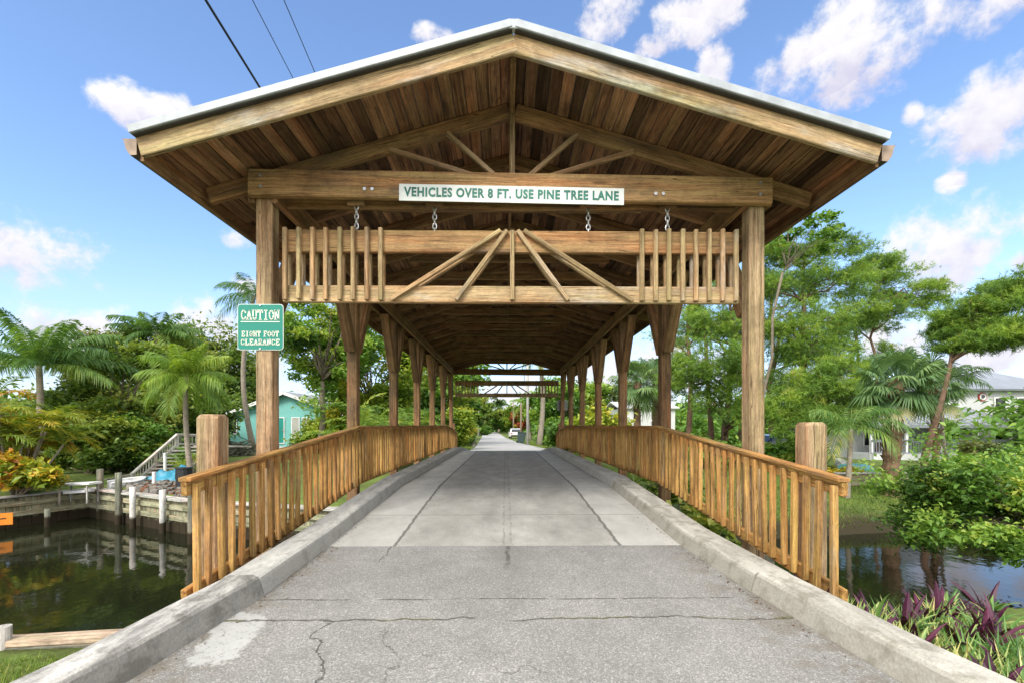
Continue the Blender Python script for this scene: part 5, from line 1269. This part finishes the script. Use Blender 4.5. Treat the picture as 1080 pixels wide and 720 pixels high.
for (p1, p2, rad, lab, dx) in (((225, 0), (286, 100), .022, 'thick black overhead cable leftmost of the three', -.8), ((273, 0), (318, 88), .007, 'thin overhead wire in the middle of the three', 0), ((305, 0), (340, 83), .007, 'thin overhead wire rightmost of the three', .8)):
    end = pt + np.array([dx, 0, -.25])
    # find the height at which the wire passes both sight lines and heads for the pole
    yn = 7.2; a = P(p1[0], p1[1], yn); best = None
    for y2 in np.linspace(yn + .6, yn + 6, 60):
        b_ = P(p2[0], p2[1], y2); e = b_ + (b_ - a) / (y2 - yn) * (76 - y2); q = np.linalg.norm((e - end)[[0, 2]])
        if best is None or q < best[0]: best = (q, b_, y2, e)
    d = (best[1] - a) / (best[2] - yn); s0 = a - d * (yn + 6); 
    wire(s0 + np.array([0, 0, .0]), best[3], rad, lab)

# ------------------------------------------------------------------ far end of the street
FE = 'trees along the street beyond the bridge'
coconut('street_palm', 'tall palm with grey trunk right of the street pole', on(568.5, 36), P(568.5, 372, 36), 18, 2.4, M['l_coco'], .45, (.2, .15), 30, .7, .07, group=FE)
coconut('street_palm', 'small bright palm leaning over the right street verge', on(560, 58), P(557, 428, 58), 16, 2.6, M['l_bright'], .4, (.16, .12), 26, .8, .1, group=FE)
coconut('street_palm', 'distant palm head above the trees at the street end', on(526, 118), P(526, 428, 118), 16, 3.4, M['l_coco'], .4, (.25, .2), 24, 1.0, .16, group=FE)
k = 0
far = [(472, 52, 420, 2.2, 'l_mid', 'green street tree behind the far left posts'), (494, 62, 432, 1.7, 'l_mid', 'leafy street tree behind the pale utility pole'), (512, 105, 434, 4.0, 'l_dark', 'dark tree closing the left side of the street end'), (534, 112, 440, 2.8, 'l_mid', 'mid green tree at the end of the street'), (545, 98, 438, 2.6, 'l_yellow', 'yellow green tree right of the street end'), (551, 90, 436, 1.9, 'l_red', 'rust red leaved tree far down the street'), (578, 56, 424, 3.0, 'l_mid', 'green tree right of the tall street palm'), (590, 48, 430, 2.4, 'l_mid', 'green tree behind the far right end post'), (606, 55, 420, 3.2, 'l_mid', 'green tree seen between the far right posts'), (645, 58, 418, 3.0, 'l_olive', 'olive tree left of the white building')]
for (px, Y, py, rr, mt, lab) in far:
    c = P(px, py + 3, Y); b0 = on(px, Y); rz_ = max(1.0, min(rr, (c[2] - b0[2]) * .75))
    broadleaf('street_tree', lab, 'tree', b0, c, (rr, rr * .9, rz_), 24, 7000, .1 + Y * .0028, M[mt], group=FE, tint=.5, low=-1, trunk_r=.14)
shrub('roadside_shrub', 'shrub at the base of the tall street palm', on(577, 37), (1.0, .8, 1.4), 4500, .13, M['l_mid'], .5, .2)
shrub('roadside_shrub', 'low bush at the left bend of the street', on(506, 85), (2.0, 1.5, 1.8), 3000, .25, M['l_mid'], .45, .2)
shrub('roadside_shrub', 'round bush closing the far end of the street', (X_at(524, 122), 122, gz0(X_at(524, 122), 122)), (3.2, 1.5, 2.6), 4500, .3, M['l_mid'], .45, .2)
# pale garden rocks on the left verge
g = G()
for i in range(26):
    px = R.uniform(495, 511); Y = R.uniform(30, 42); x = X_at(px, Y); b0 = np.array([x, Y, gz0(x, Y)])
    if abs(x - xroad(Y)) < 1.9: continue
    s_ = R.uniform(.12, .28); q = np.array([(-1,-1,-1),(1,-1,-1),(1,1,-1),(-1,1,-1),(-.7,-.7,1),(.7,-.7,1),(.7,.7,1),(-.7,.7,1)]) * s_ * R.uniform(.6, 1, (8, 3)) + b0
    g.add(q, [(3,2,1,0),(4,5,6,7),(0,1,5,4),(1,2,6,5),(2,3,7,6),(3,0,4,7)])
if g.n: tag(g.build('rubble', M['stone']), kind='stuff')
# far-off woods that read as one mass
g = G(); tr_ = G()
for i in range(330):
    a = R.uniform(-1.25, 1.25); d = R.uniform(75, 170); x = math.sin(a) * d; y = math.cos(a) * d
    if abs(x - xroad(y)) < 4.5 + (y > 118) * -4: continue
    if abs(a) < .12 and y < 120: continue
    h = R.uniform(3.0, 5.6); c = np.array([x, y, gz0(x, y) + h * .55]); k = 420
    tr_.tube([(x, y, gz0(x, y) - .3), (x, y, c[2])], .2, 5)
    cl = c + R.normal(size=(9, 3)) * np.array([2.4, 2.4, h * .26]); pts = cl[R.integers(0, 9, k)] + R.normal(size=(k, 3)) * .9
    pts[:, 2] = np.maximum(pts[:, 2], gz0(x, y)); leaves(g, pts, .55, np.clip(R.normal(.45, .12) + R.normal(0, .12, k), 0, 1))
wd = thing('far_woods', None, None); wd['kind'] = 'stuff'
g.build('leaves', M['l_mid'], wd); tr_.build('trunks', M['bark'], wd)
# nearer thickets that fill in behind the banks
def thicket(name, rng, d0, d1, hmin, hmax, n, size, mat, seed_t):
    g = G()
    for i in range(n):
        px = R.uniform(*rng); Y = R.uniform(d0, d1); x = X_at(px, Y); h = R.uniform(hmin, hmax); z = gz0(x, Y); c = np.array([x, Y, z + h * .5]); k = 420
        cl = c + R.normal(size=(7, 3)) * np.array([1.1, 1.1, h * .25]); pts = cl[R.integers(0, 7, k)] + R.normal(size=(k, 3)) * .42; pts[:, 2] = np.maximum(pts[:, 2], z)
        leaves(g, pts, size, np.clip(R.normal(seed_t, .15) + R.normal(0, .12, k), 0, 1))
    tag(g.build(name, mat), kind='stuff')
thicket('undergrowth', (-60, 232), 30, 44, 2.2, 4.6, 46, .24, M['l_dark'], .5)
thicket('undergrowth', (335, 470), 40, 55, 2.5, 5.0, 36, .26, M['l_mid'], .5)
thicket('undergrowth', (600, 900), 48, 64, 2.0, 4.0, 40, .28, M['l_mid'], .45)
thicket('undergrowth', (1060, 1200), 20, 34, 2.0, 4.0, 24, .2, M['l_mid'], .45)

# ------------------------------------------------------------------ grass and ground plants
def grass(name, n, sampler, ln, wd, mat=None, t0=.5):
    p = sampler(n); z = ground_z(p[:, 0], p[:, 1]); d_ = sdf(p[:, 0], p[:, 1]); ok = (d_ < -.02) & (z > WATER_Z + .1); p = p[ok]; z = z[ok]; n = len(p)
    b0 = np.stack([p[:, 0], p[:, 1], z - .01], 1); a = R.uniform(0, 2 * PI, n); d = np.stack([np.cos(a), np.sin(a), np.zeros(n)], 1); l_ = ln * R.uniform(.5, 1.3, n)
    tip = b0 + d * (l_ * R.uniform(.2, .9, n))[:, None]; tip[:, 2] += l_ * .9; s_ = np.stack([-d[:, 1], d[:, 0], d[:, 2]], 1) * wd / 2
    g = G(); tt = np.clip(R.normal(t0, .2, n) + .25 * (np.sin(p[:, 0] * 3.1) * np.sin(p[:, 1] * 2.7)), 0, 1)
    g.add(np.stack([b0 - s_, b0 + s_, tip], 1).reshape(-1, 3), np.arange(3 * n).reshape(-1, 3), np.repeat(tt, 3)); return tag(g.build(name, mat or M['l_grass']), kind='stuff')
grass('grass', 42000, lambda n: np.stack([R.uniform(-7.5, -2.1, n), R.uniform(1.0, 3.25, n)], 1), .055, .007)
grass('grass', 60000, lambda n: np.stack([R.uniform(3.2, 15, n), R.uniform(10, 19, n)], 1), .07, .016, None, .45)
grass('grass', 26000, lambda n: (lambda y: np.stack([xroad(y) + R.choice([-1, 1], n) * R.uniform(2.0, 6, n), y], 1))(R.uniform(21.8, 48, n)), .09, .025, None, .55)
grass('weeds', 2600, lambda n: (lambda y: np.stack([FR(y) + .31 + np.abs(R.normal(0, .09, n)), y], 1))(R.uniform(2.2, 3.5, n)), .06, .008, None, .6)
# oyster plants: rosettes of sword leaves
def rosette(base, n, L, wd, label):
    base = np.array(base, float); r = thing('sword_leaf_plant', label, 'plant', base, 'sword leaved plants beside the right kerb'); gp = G(); gs = G()
    for i in range(n):
        az = R.uniform(0, 2 * PI); el = R.uniform(.45, 1.35); l_ = L * R.uniform(.6, 1.15); w = wd * R.uniform(.7, 1.2); h = np.array([math.cos(az), math.sin(az), 0]); sd = np.array([-h[1], h[0], 0]); pts = []
        p = base + h * .02; m = 6; prof = [.7, 1.0, .95, .75, .45, .02]
        vs = []
        for j in range(m):
            e = el - .75 * (j / (m - 1)) ** 1.6; d = h * math.cos(e) + np.array([0, 0, math.sin(e)]); nr = np.cross(sd, d) * -1
            vs += [p - sd * w / 2 * prof[j] + nr * -.25 * w * prof[j], p, p + sd * w / 2 * prof[j] + nr * -.25 * w * prof[j]]
            p = p + d * l_ / (m - 1)
        fs = []
        for j in range(m - 1):
            q = j * 3; fs += [(q, q+1, q+4, q+3), (q+1, q+2, q+5, q+4)]
        purple = R.random() < .66
        tt = np.clip(R.normal(.45, .2), 0, 1)
        (gp if purple else gs).add(vs, fs, np.tile([tt * .7, min(1, tt + .22), tt], m))
    if gp.n: gp.build('purple_leaf', M['l_purple'], r, base)
    if gs.n: gs.build('green_leaf', M['l_stripe'], r, base)
    return r
k = 0
spots = []
for i in range(400):
    y = R.uniform(2.3, 5.0); x = FR(y) + .42 + R.uniform(0, 3.0)
    if sdf(x, y) > -.02 or x > .92 * y + .6 or any((x - a) ** 2 + (y - b_) ** 2 < .05 for a, b_ in spots): continue
    spots.append((x, y))
    if len(spots) >= 60: break
spots.sort(key=lambda q: q[1])
for i, (x, y) in enumerate(spots):
    rosette((x, y, gz0(x, y) - .01), 12, R.uniform(.19, .31), .052, 'purple and green sword leaved plant massed beside the right kerb')
grass('ground_cover', 3600, lambda n: (lambda y: np.stack([FR(y) + .35 + R.uniform(0, 1.9, n), y], 1))(R.uniform(1.8, 4.9, n)), .16, .02, M['l_stripe'], .6)
# fallen leaves in the gutters
n = 190; y = R.uniform(2.2, 5.2, n); sdn = R.choice([-1, 1], n); x = np.where(sdn < 0, FL(y) + np.abs(R.normal(0, .05, n)) + .02, FR(y) - np.abs(R.normal(0, .05, n)) - .02)
g = G(); leaves(g, np.stack([x, y, zroad(y) + .005], 1), .009, R.uniform(0, .6, n), 3.0); tag(g.build('leaf_litter', M['l_litter']), kind='stuff')

# ------------------------------------------------------------------ sky, sun
SUN_EL = math.radians(43); SUN_AZ = math.radians(204)   # clockwise from +Y: behind the camera, a little to the left
w = bpy.data.worlds.new('World'); SC.world = w; w.use_nodes = True; nt = w.node_tree; nt.nodes.clear(); n = N(nt)
out = nt.nodes.new('ShaderNodeOutputWorld'); bg = nt.nodes.new('ShaderNodeBackground'); n.lk(bg.outputs[0], out.inputs[0])
sky = nt.nodes.new('ShaderNodeTexSky'); sky.sky_type = 'NISHITA'; sky.sun_disc = False; sky.sun_elevation = SUN_EL; sky.sun_rotation = SUN_AZ; sky.air_density = 1.0; sky.dust_density = .6; sky.ozone_density = 2.0; sky.altitude = 0
tc = nt.nodes.new('ShaderNodeTexCoord').outputs['Generated']; s3 = n.sep(tc)
az = n.math('ARCTAN2', s3[0], s3[1]); el = n.math('ARCSINE', s3[2])
nz1 = n.noise(tc, 9, 9, .6, dist=.3); nz2 = n.noise(tc, 30, 6, .6)
wob = n.math('ADD', n.math('MULTIPLY', n.math('SUBTRACT', nz1, .5), 4.4), n.math('MULTIPLY', n.math('SUBTRACT', nz2, .5), 2.6))
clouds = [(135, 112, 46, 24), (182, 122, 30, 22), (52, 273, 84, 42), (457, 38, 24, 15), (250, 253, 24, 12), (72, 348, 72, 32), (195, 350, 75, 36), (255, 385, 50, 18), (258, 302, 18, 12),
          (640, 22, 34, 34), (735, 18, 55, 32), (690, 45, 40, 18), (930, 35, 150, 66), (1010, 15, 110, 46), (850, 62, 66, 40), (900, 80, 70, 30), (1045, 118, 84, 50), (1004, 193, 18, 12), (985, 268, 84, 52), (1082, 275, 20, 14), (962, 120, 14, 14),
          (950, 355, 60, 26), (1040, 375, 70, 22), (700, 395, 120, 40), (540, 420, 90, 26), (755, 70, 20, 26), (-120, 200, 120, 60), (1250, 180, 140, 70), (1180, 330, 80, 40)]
fld = None; top_ = None
for (px, py, rx, ry) in clouds:
    a0 = TH + math.atan((px - VX) / F); cs = math.cos(math.atan((px - VX) / F)); e0 = math.atan((HY - py) / F * cs)
    ra = rx / F * cs * cs; re = ry / F * cs * math.cos(e0) ** 2
    u = n.math('DIVIDE', n.math('SUBTRACT', az, a0), ra); v = n.math('DIVIDE', n.math('SUBTRACT', el, e0), re)
    f = n.math('SUBTRACT', 1.0, n.math('ADD', n.math('MULTIPLY', u, u), n.math('MULTIPLY', v, v)))
    sh = n.math('MULTIPLY', n.math('GREATER_THAN', f, -.6), v)
    if fld is None: fld = f; top_ = sh
    else:
        fld = n.math('SMOOTH_MAX', fld, f, .4)
        top_ = n.math('ADD', top_, n.math('MULTIPLY', sh, .5))
# unseen clouds behind, beside and overhead, added as fill light: loose noise
fill_clouds = n.math('MULTIPLY', n.step(n.noise(n.vmath('MULTIPLY', tc, (1, 1, 1.6)), 2.2, 6, .6), .38, .52), n.math('MAXIMUM', n.step(s3[1], .48, .12), n.step(s3[2], .78, .9)))
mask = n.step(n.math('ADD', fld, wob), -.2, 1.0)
mask = n.math('MAXIMUM', mask, fill_clouds)
mask = n.math('MULTIPLY', mask, n.step(s3[2], -.02, .02))
lit = n.step(n.math('ADD', n.math('MULTIPLY', top_, .6), n.math('MULTIPLY', n.math('SUBTRACT', nz2, .5), 1.8)), -.75, .45)
sunv = (math.sin(SUN_AZ) * math.cos(SUN_EL), math.cos(SUN_AZ) * math.cos(SUN_EL), math.sin(SUN_EL))
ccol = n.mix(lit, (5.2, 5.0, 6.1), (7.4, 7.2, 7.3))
fill_boost = n.math('MAXIMUM', n.step(n.vmath('DOT_PRODUCT', tc, sunv), -.1, .9), n.math('MULTIPLY', n.step(s3[1], .4, .05), .7))  # brightens clouds towards the sun, plus added unseen side banks lighting the covered deck
ccol = n.mix(fill_boost, ccol, (19., 18.4, 17.2))
skyc = n.mix(1.0, sky.outputs[0], (1.85, 1.98, 2.16), 'MULTIPLY')
hz = n.math('SUBTRACT', 1.0, n.step(el, .0, .34)); skyc = n.mix(n.math('MULTIPLY', hz, .5), skyc, (4.3, 4.55, 6.6))
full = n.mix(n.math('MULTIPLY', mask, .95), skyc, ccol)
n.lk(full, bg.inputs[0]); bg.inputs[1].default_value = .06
sl = bpy.data.lights.new('sun', 'SUN'); sl.energy = 1.6; sl.angle = math.radians(20); sl.color = (1, .95, .87)
so_ = bpy.data.objects.new('sun', sl); COL.objects.link(so_)
d = Vector((math.sin(SUN_AZ) * math.cos(SUN_EL), math.cos(SUN_AZ) * math.cos(SUN_EL), math.sin(SUN_EL)))
so_.rotation_euler = d.to_track_quat('Z', 'Y').to_euler(); so_.location = d * 50

# ------------------------------------------------------------------ camera
cam = bpy.data.cameras.new('camera'); cam.sensor_width = 36; cam.lens = F / 1080 * 36; cam.shift_y = (HY - 360) / 1080; cam.clip_end = 3000; cam.clip_start = .05
co_ = bpy.data.objects.new('camera', cam); COL.objects.link(co_); co_.location = (0, 0, EYE); co_.rotation_euler = (PI / 2, 0, -TH); SC.camera = co_
SC.view_settings.view_transform = 'Standard'; SC.view_settings.look = 'None'; SC.view_settings.exposure = 1.25; SC.view_settings.gamma = 1.0; SC.view_settings.use_curve_mapping = False
SC.cycles.max_bounces = 8; SC.cycles.diffuse_bounces = 6; SC.cycles.transparent_max_bounces = 4; SC.cycles.use_denoising = True
